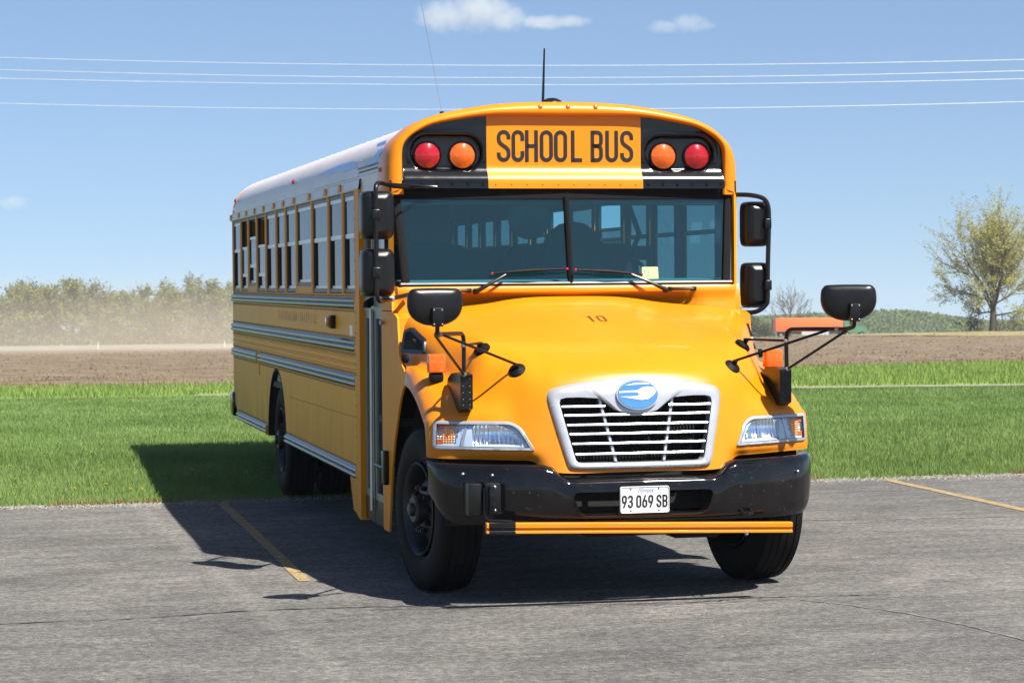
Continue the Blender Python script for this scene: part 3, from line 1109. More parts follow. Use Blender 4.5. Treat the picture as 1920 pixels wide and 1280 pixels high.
def wheel_meshes():
    R = .525
    W = .14
    prof = [(-W + .03, .30), (-W + .005, .335), (-W - .004, .40), (-W + .002, .46), (-W + .018, .497), (-W + .034, .512)]
    tread = []
    for g in range(5):
        c = -.098 + g * .049
        if g:
            tread += [(c - .0285, R), (c - .0275, R - .013), (c - .0215, R - .013), (c - .0205, R)]
        else:
            tread += [(c - .02, R - .004)]
    pr = prof + tread + [(.118, R - .004)] + [(-a, r) for a, r in prof[::-1]]
    ty = MB().lathe(pr, (0, 0, 0), (1, 0, 0), 56)
    # sipes across the shoulders
    for k in range(56):
        an = 2 * math.pi * k / 56
    rim = MB().lathe([(-.135, .300), (-.142, .292), (-.135, .283), (-.10, .272), (-.06, .262), (-.03, .255), (-.02, .225), (-.055, .20), (-.085, .165), (-.095, .13), (-.095, 0)], (0, 0, 0), (1, 0, 0), 40)
    rim.lathe([(.135, .300), (.142, .292), (.10, .272), (-.03, .255)], (0, 0, 0), (1, 0, 0), 40)
    hole = MB().lathe([(0, .0), (0, .027), (.012, .030)], (-.0445, .205, 0), _n((-1, .45, 0)), 12).mesh("hand_hole", M_dark, 0)
    nut = MB().lathe([(0, .019), (-.028, .019), (-.028, .012), (-.042, .012), (-.042, 0)], (-.093, .140, 0), (1, 0, 0), 6).mesh("lug_nut", M_rim, 25)
    hub = MB().lathe([(-.095, .098), (-.16, .092), (-.172, .080), (-.172, .045), (-.195, .040), (-.20, .030), (-.20, 0)], (0, 0, 0), (1, 0, 0), 20)
    one = [("tyre", ty.mesh("tyre", M_tyre, 30), 0.0), ("rim", rim.mesh("rim", M_rim, 40), 0.0), ("hub", hub.mesh("hub", M_rim, 30), 0.0)]
    for k in range(10):
        one += [("lug_nut", nut, 2 * math.pi * k / 10), ("hand_hole", hole, 2 * math.pi * (k + .5) / 10)]
    return one


WM = wheel_meshes()


def wheel(x, y, yaw, flip):
    w = empty("wheel", bus, (x, y, GZ + .525))
    w.rotation_euler = (0, 0, yaw + (math.pi if flip else 0))
    for nm, me, an in WM:
        o = bpy.data.objects.new(nm, me)
        COL.objects.link(o)
        o.parent = w
        o.rotation_euler = (an, 0, 0)


STEER = math.radians(-7.5)
wheel(-1.06, .27, -STEER, False)
wheel(1.04, .27, -STEER, True)
for x, f in ((-1.04, False), (-.70, True), (1.04, True), (.70, False)):
    wheel(x, 7.20, 0.0, f)
mb = MB()
mb.tube([(-.95, .27, .45), (.95, .27, .45)], .07, 10).tube([(-.9, 7.2, .47), (.9, 7.2, .47)], .10, 10)
mb.ico((0, 7.2, .47), .24, 2)
mb.box(-.42, .42, .9, 10.2, .62, .85)
mb.box(-1.1, -.5, 3.3, 5.3, .50, .95)          # fuel tank and battery box
mb.box(.5, 1.1, 3.0, 4.6, .50, .95)
mb.rbox(-.30, .30, -.45, .6, .33, .60, .05)
mb.tube([(.5, 1.5, .5), (.5, 10.5, .55)], .06, 8)
build_each(mb, "chassis_member", M_dark, bus)
# oil pan guard visible under the bumper on the driver side
part(MB().rbox(.30, .62, -.40, -.05, .30, .42, .03), "axle_bracket", M_dark)
# ------------------------------------------------------------------ front cap with sign and warning lamps
C_OUT = [(0, 3.142), (.25, 3.137), (.47, 3.122), (.62, 3.10), (.80, 3.066), (.92, 3.033), (1.04, 2.980), (1.125, 2.913), (1.18, 2.857), (1.215, 2.795), (1.234, 2.713), (1.240, 2.625), (1.244, 2.505)]
C_IN = [(0, 3.042), (.25, 3.043), (.40, 3.043), (.544, 3.038), (.695, 3.019), (.915, 2.977), (1.035, 2.921), (1.094, 2.874), (1.122, 2.827), (1.130, 2.77), (1.130, 2.70), (1.129, 2.65), (1.128, 2.545)]
RP = [(0, 3.13), (.3, 3.12), (.6, 3.088), (.80, 3.052), (.92, 3.015), (1.04, 2.962), (1.135, 2.895), (1.20, 2.80), (1.222, 2.71), (1.224, 2.65), (1.222, 2.585)]


def full(P, n=4):
    H = crom([(x, z, 0) for x, z in P], n)[:, :2]
    return np.vstack([np.stack([-H[:0:-1, 0], H[:0:-1, 1]], 1), H])


co, ci = full(C_OUT), full(C_IN)


def loop(k, y, dz=0.0, shrink=0.0):
    q = co * (1 - k) + ci * k
    return [(x * (1 - shrink), y, z + dz) for x, z in q]


cap = part(MB().grid([loop(-.02, 1.46, -.012, .008), loop(0, 1.40, 0), loop(0, 1.20), loop(.04, 1.125), loop(.16, 1.082), loop(.36, 1.058), loop(.65, 1.047), loop(.90, 1.050), loop(1.0, 1.062), loop(1.03, 1.082), loop(1.04, 1.12)]), "front_cap", M_yellow, smooth=60)
tag(cap, "rounded yellow front roof cap above the windshield")
# underside lip at the lower corners
for s in SIDES:
    part(MB().prism([(1.12, 1.062), (1.13, 1.05), (1.20, 1.06), (1.243, 1.13), (1.244, 1.40), (1.18, 1.40), (1.15, 1.15)], lambda a, b, d, s=s: (s * a, b, d), 2.505, 2.56), "cap_corner", M_yellow, cap)


def zin(x):
    H = full(C_IN)
    H = H[H[:, 0] >= 0]
    o = np.argsort(H[:, 0], kind="stable")
    return float(np.interp(abs(x), H[o, 0], H[o, 1]))


REC = (.575, 1.062, 2.668, 2.905, .11)


def sd_rr(x, z):
    x0, x1, z0, z1, r = REC
    qx = abs(abs(x) - (x0 + x1) / 2) - (x1 - x0) / 2 + r
    qz = abs(z - (z0 + z1) / 2) - (z1 - z0) / 2 + r
    return math.hypot(max(qx, 0), max(qz, 0)) + min(max(qx, qz), 0) - r


def panel_y(x, z):
    y = float(np.interp(z, [2.545, 2.58, 2.60, 2.615, 2.63, 2.645, 2.66, 2.68, 2.70, 2.97, 3.05], [1.042, 1.043, 1.0455, 1.051, 1.060, 1.071, 1.082, 1.093, 1.099, 1.098, 1.096]))
    if abs(x) > .55:
        d = sd_rr(x, z)
        t = min(1, max(0, (.006 - d) / .016))
        y += .030 * t * t * (3 - 2 * t)
        d2 = d - .018
        y -= .006 * math.exp(-(d2 / .010) ** 2) * (1 if z > 2.72 else 0)
    return y


def panel(x0, x1, nx, mat, name):
    G = []
    for x in np.linspace(x0, x1, nx):
        zt = zin(x) + .004
        G.append([(x, panel_y(x, z), z) for z in np.linspace(2.545, zt, 64)])
    return part(MB().grid(G), name, mat, cap, 60)


sign = panel(-.542, .542, 24, M_yellow, "sign_panel")
tag(sign, "yellow panel reading SCHOOL BUS in black capitals")
for s in SIDES:
    panel(min(s * .542, s * 1.1295), max(s * .542, s * 1.1295), 70, M_black, "lamp_panel")
sfn = lambda a, b, d: (a, 1.0975 - d, b)
LX = [("S", -.470, .094), ("C", -.368, .088), ("H", -.274, .090), ("O", -.171, .092), ("O", -.071, .092), ("L", .048, .082), ("B", .187, .086), ("U", .291, .090), ("S", .397, .092)]
for ch, x, w in LX:
    letters("sign_letter", M_ink, cap, ch, sfn, .214, W=w / .214, s=.118, x0=x, z0=2.728, d0=0, d1=.002)
for s in SIDES:
    for x, m, nm in ((.948, M_red, "red_warning_lamp"), (.707, M_amber, "amber_warning_lamp")):
        c = (s * x, 1.128, 2.77)
        o = part(MB().lathe([(0, .098), (-.020, .097), (-.026, .090), (-.012, .086)], c, (0, 1, 0), 36), "lamp_bezel", M_black, cap, 40)
        mb = MB()
        mb.lathe([(-.008, .088), (-.020, .086), (-.024, .075), (-.038, .052), (-.045, .025), (-.047, 0)], c, (0, 1, 0), 36)
        for k in range(8):
            an = 2 * math.pi * k / 8
            mb.rivet((c[0] + .081 * math.cos(an), c[1] - .022, c[2] + .081 * math.sin(an)), (0, -1, 0), .006, .005)
        part(mb, nm, m, cap, 40)
mb = MB()
for s in SIDES:
    for k in range(6):
        mb.lathe([(0, .011), (.004, .010), (.009, .006), (.010, 0)], (s * (.58 + k * .104), 1.041, 2.575), (0, -1, 0), 8)
build_each(mb, "panel_bolt", M_black, cap)
mb = MB()
for k in range(10):
    mb.lathe([(0, .006), (.003, .005), (.004, 0)], (-.49 + k * .109, 1.041, 2.573), (0, -1, 0), 8)
build_each(mb, "sign_screw", M_yellow, cap)
for x in (-.175, .018, .212):
    part(MB().lathe([(0, .017), (.006, .017), (.014, .011), (.016, 0)], (x, 1.060, 3.098), (0, -1, .35), 12), "marker_lamp", M_marker, cap)
for s in SIDES:
    part(MB().lathe([(0, .018), (.012, .016), (.02, .008), (.022, 0)], (s * 1.232, 1.30, 2.68), (s, 0, 0), 12), "side_marker_lamp", M_marker, cap)

# ------------------------------------------------------------------ windshield
WB, WT = 1.905, 2.485


def ws(x, z):
    """windshield plane: two flat panes meeting in a shallow V"""
    t = (z - WB) / (WT - WB)
    yb, yt = .950 + .060 * abs(x) / 1.1, 1.068 + .030 * abs(x) / 1.146
    return yb + (yt - yb) * t


wsh = empty("windshield", bus)
for s in SIDES:
    G = [[(s * x * (1.10 + .046 * t) / 1.10, ws(x, WB + t * (WT - WB)), WB + t * (WT - WB)) for t in np.linspace(0, 1, 8)] for x in np.linspace(.0, 1.10, 12)]
    part(MB().grid(G), "windshield_pane", M_wsglass, wsh, 0)
# rubber frame: bottom, top, jambs, centre bar
mb = MB()
for s in SIDES:
    P = []
    for x in np.linspace(0, 1.17, 10):
        y = ws(min(x, 1.1), WB)
        P.append([(s * x, y + .03, 1.886), (s * x, y - .020, 1.886), (s * x, y - .024, 1.896), (s * x, y - .016, 1.906), (s * x, y + .03, 1.916)])
    mb.grid(P, cv=True)
    P = []
    for x in np.linspace(0, 1.20, 10):
        y = ws(min(x, 1.1), WT)
        P.append([(s * x, y + .05, 2.478), (s * x, y - .010, 2.476), (s * x, y - .008, 2.50), (s * x, y - .002, 2.556), (s * x, y + .05, 2.556)])
    mb.grid(P, cv=True)
    P = []
    for t in np.linspace(0, 1, 6):
        z = WB + t * (WT - WB)
        x = 1.10 + .046 * t
        y = ws(1.1, z)
        P.append([(s * (x - .004), y + .03, z), (s * (x - .004), y - .018, z), (s * (x + .02), y - .024, z), (s * (x + .045), y - .018, z), (s * (x + .045), y + .04, z)])
    mb.grid(P, cv=True)
build_each(mb, "windshield_gasket", M_rubber, wsh, 40)
part(MB().tube([(0, ws(0, WB) - .006, WB - .005), (0, ws(0, WT) - .004, WT)], .021, 8), "centre_bar", M_rubber, wsh)
mb = MB()
for s in SIDES:
    mb.grid([[(s * x, ws(min(x, 1.1), WB) - .026, 1.9) for x in np.linspace(0, 1.16, 6)], [(s * x, ws(min(x, 1.1), WB) - .020, 1.912) for x in np.linspace(0, 1.16, 6)]])
build_each(mb, "sill_trim", M_sill, wsh)
# wipers
for pv, a1, b0, b1 in (((-.663, .905, 1.852), (-.455, .925, 1.962), (-.545, .935, 1.970), (-.035, .905, 1.998)), ((.663, .905, 1.852), (.415, .930, 1.962), (.025, .905, 1.992), (.500, .938, 1.957))):
    wp = empty("wiper", bus)
    mb = MB().tube([pv, tuple(np.array(pv) * .6 + np.array(a1) * .4 - np.array([0, .02, 0])), a1], [.016, .012, .008], 8)
    mb.lathe([(0, .022), (.03, .020), (.036, .012), (.037, 0)], (pv[0], pv[1] + .03, pv[2]), (0, -1, 0), 12)
    part(mb, "wiper_arm", M_plastic, wp)
    part(MB().tube([b0, tuple((np.array(b0) + b1) / 2 + np.array([0, -.012, .004])), b1], [.007, .014, .007], 6), "wiper_blade", M_rubber, wp)
    for e in (b0, b1):
        part(MB().ico(e, .010, 1), "wiper_tip", M_redtip, wp)
part(MB().prism(rrect(.515, .63, 1.927, 2.008, .004, 2), lambda a, b, d: (a, ws(a, b) - .003 - d, b), 0, .001), "window_sticker", M_stick, wsh, 0)
letters("sticker_digit", M_blueprint, wsh, "10", lambda a, b, d: (a, ws(a, b) - .0045 - d, b), .045, W=.36, s=.10, gap=.10, x0=.526, z0=1.945, d1=.001)

# cowl below the windshield


def sstep_(a, b, x):
    t = min(1, max(0, (x - a) / (b - a)))
    return t * t * (3 - 2 * t)


G = []
for x in np.linspace(-1.222, 1.222, 60):
    e = max(0, (abs(x) - 1.14) / .082)
    yb = ws(min(abs(x), 1.1), WB) + .09 * e ** 3
    k = sstep_(.70, .98, abs(x))
    G.append([(x, yb + .03, 1.889), (x, yb - .018, 1.888), (x, yb - .026, 1.880), (x, yb - .034, 1.848), (x, yb - .030 - .004 * k, 1.838), (x, yb + .015 - .040 * k, 1.805), (x, yb + .04 - .072 * k, 1.76), (x, yb + .05 - .115 * k, 1.68), (x, yb + .05 - .125 * k, 1.55)])
cowl = part(MB().grid(G), "cowl", M_yellow, smooth=40)
for s in SIDES:
    gh = MB()
    for x in (.70, .875):
        gh.rbox(s * x - .016, s * x + .016, .945, .975, 1.842, 1.872, .004)
    gh.tube([(s * .70, .945, 1.857), (s * .72, .935, 1.857), (s * .86, .935, 1.857), (s * .875, .95, 1.857)], .011, 8)
    part(gh, "grab_handle", M_plastic, cowl)
# firewall hides the engine side
part(MB().box(-1.18, 1.18, 1.13, 1.15, .45, 1.80), "firewall", M_dark)

# cowl side panels in front of the doors
CS = [(1.395, .229), (1.18, .229), (1.10, .48), (1.05, .66), (.94, .86), (.83, 1.0), (.70, 1.155), (.60, 1.225), (.49, 1.265), (.50, 1.315), (.62, 1.37), (.73, 1.44), (.775, 1.60), (.79, 1.68), (.88, 1.705), (.985, 1.712), (.995, 1.80), (1.035, 1.886), (1.395, 1.886)]
CS_UP = [(.50, 1.315), (.62, 1.37), (.73, 1.44), (.775, 1.60), (.79, 1.68), (.88, 1.705), (.985, 1.712), (.995, 1.80), (1.035, 1.886), (1.39, 1.885), (1.39, 1.32)]
for s in SIDES:
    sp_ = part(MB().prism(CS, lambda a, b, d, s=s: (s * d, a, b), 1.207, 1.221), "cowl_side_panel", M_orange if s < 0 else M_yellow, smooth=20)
    part(MB().prism(CS_UP, lambda a, b, d, s=s: (s * d, a, b), 1.13, 1.2065), "cowl_flange", M_yellow, sp_, 20)
    part(MB().box(min(s * 1.2212, s * 1.2225), max(s * 1.2212, s * 1.2225), .80, 1.39, 1.722, 1.727), "panel_seam", M_dark, sp_, 0)
    part(MB().lathe([(0, .012), (.012, .011), (.018, .020), (.03, .018), (.036, 0)], (s * 1.221, 1.30, 1.645), (s, -.2, 0), 12), "hood_stop", M_steel, sp_)
    # corner posts and quarter glass beside the windshield
    part(MB().prism([(1.195, 1.045), (1.222, 1.075), (1.222, 1.10), (1.19, 1.10)], lambda a, b, d, s=s: (s * a, b, d), 1.886, 2.52), "corner_post", M_orange, smooth=20)
    part(MB().prism([(1.222, 1.26), (1.222, 1.395), (1.17, 1.395), (1.17, 1.26)], lambda a, b, d, s=s: (s * a, b, d), 1.886, 2.60), "front_post", M_black, smooth=20)
    part(MB().grid([[(s * 1.205, 1.10, 1.89), (s * 1.205, 1.10, 2.52)], [(s * 1.205, 1.26, 1.89), (s * 1.205, 1.26, 2.52)]]), "quarter_window", M_winglass, smooth=0)
    part(MB().box(min(s * 1.16, s * 1.215), max(s * 1.16, s * 1.215), 1.06, 1.40, 2.505, 2.60), "post_header", M_black, smooth=0)

# ------------------------------------------------------------------ sides
PIL = [2.311, 3.074, 3.818, 4.729, 5.684, 6.405, 7.069, 7.85, 8.585, 9.303, 9.976, 10.73]
YR = 10.86


def zbot(y):
    d = abs(y - 7.17)
    if d < .664:
        return .47 + math.sqrt(max(0, .665 ** 2 - d * d))
    if y > 10.40:
        return .487 + (y - 10.40) * .55
    return .487


def zcol(y0):
    ys = set(np.linspace(y0, 6.4, 20)) | set(np.linspace(6.506, 6.56, 6)) | set(np.linspace(6.56, 7.78, 36)) | set(np.linspace(7.78, 7.834, 6)) | set(np.linspace(7.84, 10.4, 14)) | {10.5, 10.65, YR - .02}
    return sorted(ys)


for s in SIDES:
    y0 = 2.19 if s < 0 else 1.39
    G = []
    for y in zcol(y0):
        zb = zbot(y)
        G.append([(s * 1.22, y, zb + (1.835 - zb) * t) for t in np.linspace(0, 1, 12)])
    sk = part(MB().grid(G), "side_panel", M_side, smooth=20)
    # folded edge of the wheel arch
    mb = MB()
    A = [(7.17 + .664 * math.cos(math.radians(t)), .47 + .665 * math.sin(math.radians(t))) for t in np.linspace(0, 180, 30)]
    mb.grid([[(s * 1.221, a, b), (s * 1.221, 7.17 + (a - 7.17) * .965, .47 + (b - .47) * .965), (s * .75, 7.17 + (a - 7.17) * .965, .47 + (b - .47) * .965)] for a, b in A])
    part(mb, "wheel_arch_edge", M_dark, sk)
    # pressed ribs between the two middle rails
    for z in (1.372, 1.318, 1.268):
        P = [[(s * 1.2205, y, z - .011), (s * 1.231, y, z - .004), (s * 1.231, y, z + .004), (s * 1.2205, y, z + .011)] for y in np.linspace(y0 + .12, 10.80, 8)]
        part(MB().grid(P), "pressed_rib", M_side, sk, 20)
    rails = [(1.722, 1.806, y0 + .25, 10.82), (1.408, 1.502, y0 + .25, 10.83), (1.147, 1.240, y0 + .25, 8.46), (1.147, 1.240, 8.60, 10.82), (.478, .570, y0 + .25, 6.49), (.478, .570, 7.86, 10.40)]
    rv = MB()
    for z0, z1, ya, yb in rails:
        h = z1 - z0
        prof = [(0, 0), (.004, .06), (.022, .16), (.028, .28), (.024, .40), (.010, .50), (.024, .60), (.028, .72), (.022, .84), (.004, .94), (0, 1)]
        P = [[(s * (1.2205 + dx), y, z0 + h * t) for dx, t in prof] for y in np.linspace(ya, yb, 6)]
        mb = MB().grid(P)
        mb.add(P[0], [tuple(range(len(prof)))]).add(P[-1], [tuple(range(len(prof)))])
        rr = part(mb, "rub_rail", M_rail, smooth=60)
        part(MB().box(min(s * 1.221, s * 1.245), max(s * 1.221, s * 1.245), ya - .05, ya - .002, z0, z1), "rail_end_cap", M_orange, rr, 0)
        if s < 0:
            y = ya + .05
            while y < yb:
                rv.rivet((s * 1.2206, y, z1 + .013), (s, 0, 0), .014, .006)
                if z0 > 1:
                    rv.rivet((s * 1.2206, y + .03, z0 - .014), (s, 0, 0), .012, .006)
                y += .085
    if s < 0:
        for y in np.linspace(2.5, 6.3, 54):
            rv.rivet((s * 1.2206, y, .93 - .02 * (y - 2.5) / 4), (s, 0, 0), .006, .004)
        o = part(rv, "side_rivets", M_rivet, smooth=0)
        tag(o, kind="stuff")
    # drip rail and header over the windows
    P = [[(s * 1.2225, y, 2.665), (s * 1.236, y, 2.655), (s * 1.240, y, 2.62), (s * 1.246, y, 2.590), (s * 1.240, y, 2.583), (s * 1.20, y, 2.583)] for y in np.linspace(2.20 if s < 0 else 1.40, 10.80, 10)]
    part(MB().grid(P), "drip_rail", M_roof, smooth=30)
    # inside lining
    part(MB().box(min(s * 1.155, s * 1.175), max(s * 1.155, s * 1.175), 1.45 if s > 0 else 2.3, 10.75, 1.0, 1.835), "wall_lining", M_inter, smooth=0)

# window posts and windows
for s in SIDES:
    pil = PIL if s < 0 else [1.395] + PIL
    for k, y in enumerate(pil):
        if k == 0:
            continue
        mb = MB()
        mb.prism([(1.230, y - .030), (1.230, y + .030), (1.222, y + .047), (1.165, y + .047), (1.165, y - .047), (1.222, y - .047)], lambda a, b, d, s=s: (s * a, b, d), 1.834, 2.60)
        mb.prism([(y - .075, 2.598), (y + .075, 2.598), (y + .03, 2.650), (y - .03, 2.650)], lambda a, b, d, s=s: (s * d, a, b), 1.23, 1.252)
        part(mb, "window_post", M_orange, smooth=20)
    for k in range(len(pil) - 1):
        ya, yb = pil[k] + .048, pil[k + 1] - .048
        if k == 0 and s < 0:
            ya = pil[k] + .10
        idx = k + 1 if s < 0 else k
        exitw = s < 0 and idx in (4, 9)
        drop = {8: .26, 9: .17, 10: .26}.get(idx, 0.0) if s < 0 else {3: .20, 5: .22, 6: .2}.get(idx, 0.0)
        w = empty("side_window", bus)
        z0, z1 = (1.842, 2.582)
        if exitw:
            z0 = 1.895
            part(MB().box(min(s * 1.19, s * 1.228), max(s * 1.19, s * 1.228), ya, yb, 1.836, 1.893), "exit_window_sill", M_orange, w, 0)
        fn = lambda a, b, d, s=s: (s * d, a, b)
        t = .030
        oo = [(ya, z0), (yb, z0), (yb, z1), (ya, z1)]
        ii = [(ya + t, z0 + t), (yb - t, z0 + t), (yb - t, z1 - t), (ya + t, z1 - t)]
        part(MB().ring(oo, ii, fn, 1.192, 1.2195), "window_frame", M_rim, w, 0)
        zm = 2.268
        a0, a1 = ya + t, yb - t
        # lower sash
        X2 = lambda a, b: (min(s * a, s * b), max(s * a, s * b))
        for za, zb in ((z0 + t, z0 + t + .022), (zm - .025, zm)):
            part(MB().box(*X2(1.196, 1.208), a0, a1, za, zb), "lower_sash_rail", M_alu, w, 0)
        for qa, qb in ((a0, a0 + .02), (a1 - .02, a1)):
            part(MB().box(*X2(1.1965, 1.2075), qa, qb, z0 + t + .022, zm - .025), "lower_sash_stile", M_rim, w, 0)
        part(MB().grid([[(s * 1.203, a0 + .018, z0 + t + .02), (s * 1.203, a0 + .018, zm - .023)], [(s * 1.203, a1 - .018, z0 + t + .02), (s * 1.203, a1 - .018, zm - .023)]]), "lower_pane", M_winglass, w, 0)
        # upper sash, slid down on the open ones
        u0, u1 = zm - .022 - drop, z1 - t - drop
        for za, zb in ((u0, u0 + .032), (u1 - .028, u1)):
            part(MB().box(*X2(1.206, 1.2165), a0, a1, za, zb), "upper_sash_rail", M_alu, w, 0)
        for qa, qb in ((a0, a0 + .02), (a1 - .02, a1)):
            part(MB().box(*X2(1.2065, 1.216), qa, qb, u0 + .032, u1 - .028), "upper_sash_stile", M_rim, w, 0)
        part(MB().grid([[(s * 1.2125, a0 + .018, u0 + .03), (s * 1.2125, a0 + .018, u1 - .026)], [(s * 1.2125, a1 - .018, u0 + .03), (s * 1.2125, a1 - .018, u1 - .026)]]), "upper_pane", M_winglass, w, 0)

# ------------------------------------------------------------------ roof
HR = full(RP, 3)
SEC = [(1.38, 1, 0), (3, 1, 0), (5, 1, 0), (7, 1, 0), (9, 1, 0), (10.45, 1, 0), (10.65, .992, -.012), (10.78, .965, -.04), (10.85, .92, -.09), (10.865, .85, -.16)]
G = [[(x * k, y, (z - 2.585) * (1 + dz / .545) + 2.585) for x, z in HR] for y, k, dz in SEC]
roof = part(MB().grid(G), "roof", M_roof, smooth=50)
tag(roof, "white painted roof with riveted ribs")
_ra = np.array(RP)[::-1]
_rd = np.r_[0, np.cumsum(np.hypot(np.diff(_ra[:, 0]), np.diff(_ra[:, 1])))]


def roof_pt(arcl, y, side=-1, off=0.0):
    x, z = np.interp(arcl, _rd, _ra[:, 0]), np.interp(arcl, _rd, _ra[:, 1])
    e = .02
    tx, tz = np.interp(arcl + e, _rd, _ra[:, 0]) - np.interp(arcl - e, _rd, _ra[:, 0]), np.interp(arcl + e, _rd, _ra[:, 1]) - np.interp(arcl - e, _rd, _ra[:, 1])
    nn = _n((tz, -tx))
    return np.array([side * (x + nn[0] * off), y, z + nn[1] * off]), np.array([side * nn[0], 0, nn[1]])


rv = MB()
for y in PIL:
    for side in SIDES:
        a = .10
        while a < 1.5:
            p, nn = roof_pt(a, y, side, .001)
            rv.rivet(p, nn, .009, .007)
            a += .055
for a in (.42, .85):
    for y in np.arange(1.5, 10.6, .11):
        p, nn = roof_pt(a, y, -1, .001)
        rv.rivet(p, nn, .008, .006)
o = part(rv, "roof_rivets", M_brivet, roof, 0)
tag(o, kind="stuff")
rv = MB()
for z, ya, yb, st in ((2.735, 1.45, 2.35, .035), (2.705, 1.45, 2.30, .035), (2.678, 1.45, 4.6, .06)):
    for y in np.arange(ya, yb, st):
        rv.rivet((-1.2235, y, z), (-1, 0, 0), .009, .003)
tag(part(rv, "roof_edge_holes", M_rivet, roof, 0), kind="stuff")
# ribs pressed into the roof skin over each post
for y in PIL:
    P = []
    for a in np.linspace(.08, 3.02 - .08, 50):
        side = -1 if a < 1.511 else 1
        aa = a if a < 1.511 else 3.022 - a
        p, nn = roof_pt(aa, y, side, 0)
        P.append([p + np.array([0, -.022, 0]) - nn * .002, p + np.array([0, -.016, 0]) + nn * .0015, p + np.array([0, .016, 0]) + nn * .0015, p + np.array([0, .022, 0]) - nn * .002])
    part(MB().grid(P), "roof_rib", M_roof, roof, 30)
# blue bird-shaped decal along the roof edge
for poly in ([(4.45, .205), (4.0, .225), (3.3, .24), (2.75, .232), (2.52, .205), (2.36, .16), (2.6, .165), (2.92, .160), (3.6, .188)],
             [(2.12, .172), (1.95, .150), (1.76, .143), (1.62, .158), (1.52, .19), (1.47, .235), (1.54, .29), (1.62, .34), (2.02, .335), (1.86, .30), (1.72, .26), (1.72, .215), (1.80, .19), (1.96, .18)]):
    ya, yb = min(q[0] for q in poly), max(q[0] for q in poly)
    aa, ab = min(q[1] for q in poly), max(q[1] for q in poly)
    NY, NA = 150, 26
    G = [[tuple(roof_pt(b, a, -1, .004)[0]) for b in np.linspace(aa, ab, NA)] for a in np.linspace(ya, yb, NY)]
    keep = [[inpoly(ya + (yb - ya) * (i + .5) / (NY - 1), aa + (ab - aa) * (j + .5) / (NA - 1), poly) for j in range(NA - 1)] for i in range(NY - 1)]
    mb = MB()
    mb.v = [p_ for r_ in G for p_ in r_]
    mb.f = [(i * NA + j, i * NA + j + 1, (i + 1) * NA + j + 1, (i + 1) * NA + j) for i in range(NY - 1) for j in range(NA - 1) if keep[i][j]]
    part(mb, "roof_decal", M_decal, roof, 60)
for y in (5.97, 10.6):
    p, nn = roof_pt(.215, y, -1, 0)
    part(MB().lathe([(0, .022), (.012, .02), (.02, .01), (.022, 0)], p, nn, 12), "clearance_lamp", M_red, roof)
# panel over the door
part(MB().box(-1.226, -1.19, 1.40, 2.31, 2.50, 2.60), "door_header", M_roof, smooth=0)
part(MB().box(1.19, 1.224, 1.40, 2.31, 2.583, 2.60), "driver_window_header", M_roof, smooth=0)
# rear wall and bumper
mb = MB()
poly = [(x * .985, z) for x, z in HR] + [(1.2, .72), (-1.2, .72)]
mb.prism(poly, lambda a, b, d: (a, d, b), 10.80, 10.845)
part(mb, "rear_wall", M_yellow, smooth=20)
part(MB().rbox(-1.25, 1.25, 10.72, 10.98, .50, .76, .03), "rear_bumper", M_bumper)
part(MB().box(-1.2, 1.2, 1.05, 10.8, .95, 1.0), "floor_pan", M_floor, smooth=0)
# ceiling inside
G = [[(x * .965, y, z - .05) for x, z in HR] for y in (1.2, 4, 7, 10.7)]
part(MB().grid(G), "ceiling_lining", M_inter, smooth=60)

# side details: lamp, notice, latch, step-well
lam = empty("side_turn_lamp", bus)
part(MB().rbox(-1.262, -1.219, 3.50, 3.63, 1.565, 1.668, .008), "lamp_guard", M_plastic, lam)
part(MB().rbox(-1.290, -1.255, 3.52, 3.61, 1.58, 1.655, .015), "lamp_lens", M_marker, lam)
part(MB().box(-1.2225, -1.2203, 2.66, 2.80, 1.525, 1.60), "side_notice", M_white, smooth=0)
mb = MB().rbox(-1.226, -1.219, 8.47, 8.58, 1.02, 1.24, .002)
mb.rivet((-1.226, 8.52, 1.088), (-1, 0, 0), .02, .006)
part(mb, "access_flap", M_orange, smooth=20)
part(MB().prism([(2.19, .215), (2.33, .215), (2.69, .24), (2.86, .49), (2.19, .49)], lambda a, b, d: (d, a, b), -1.2215, -1.13), "step_well_panel", M_orange, smooth=20)
part(MB().prism([(2.185, .215), (2.25, .215), (2.377, .24), (2.377, 2.585), (2.185, 2.585)], lambda a, b, d: (d, a, b), -1.248, -1.17), "door_post", M_orange, smooth=20)
mb = MB()
for z in np.arange(.35, 2.55, .075):
    mb.rivet((-1.2482, 2.36, z), (-1, 0, 0), .007, .004)
tag(part(mb, "door_post_rivets", M_rivet, smooth=0), kind="stuff")

# ghost of old lettering on the side sheet
mb = MB()
gr = random.Random(4)
y = 4.55
while y < 7.0:
    h = gr.uniform(.075, .095)
    mb.box(-1.2212, -1.2203, y, y + gr.uniform(.015, .035), 1.585, 1.585 + h)
    if gr.random() < .6:
        mb.box(-1.2212, -1.2203, y + .04, y + .07, 1.585 + gr.choice((0, h * .45, h - .02)), 1.60 + gr.choice((0, h * .45)))
    y += gr.uniform(.09, .16)
tag(part(mb, "worn_side_marks", M_ghost, smooth=0), kind="stuff")

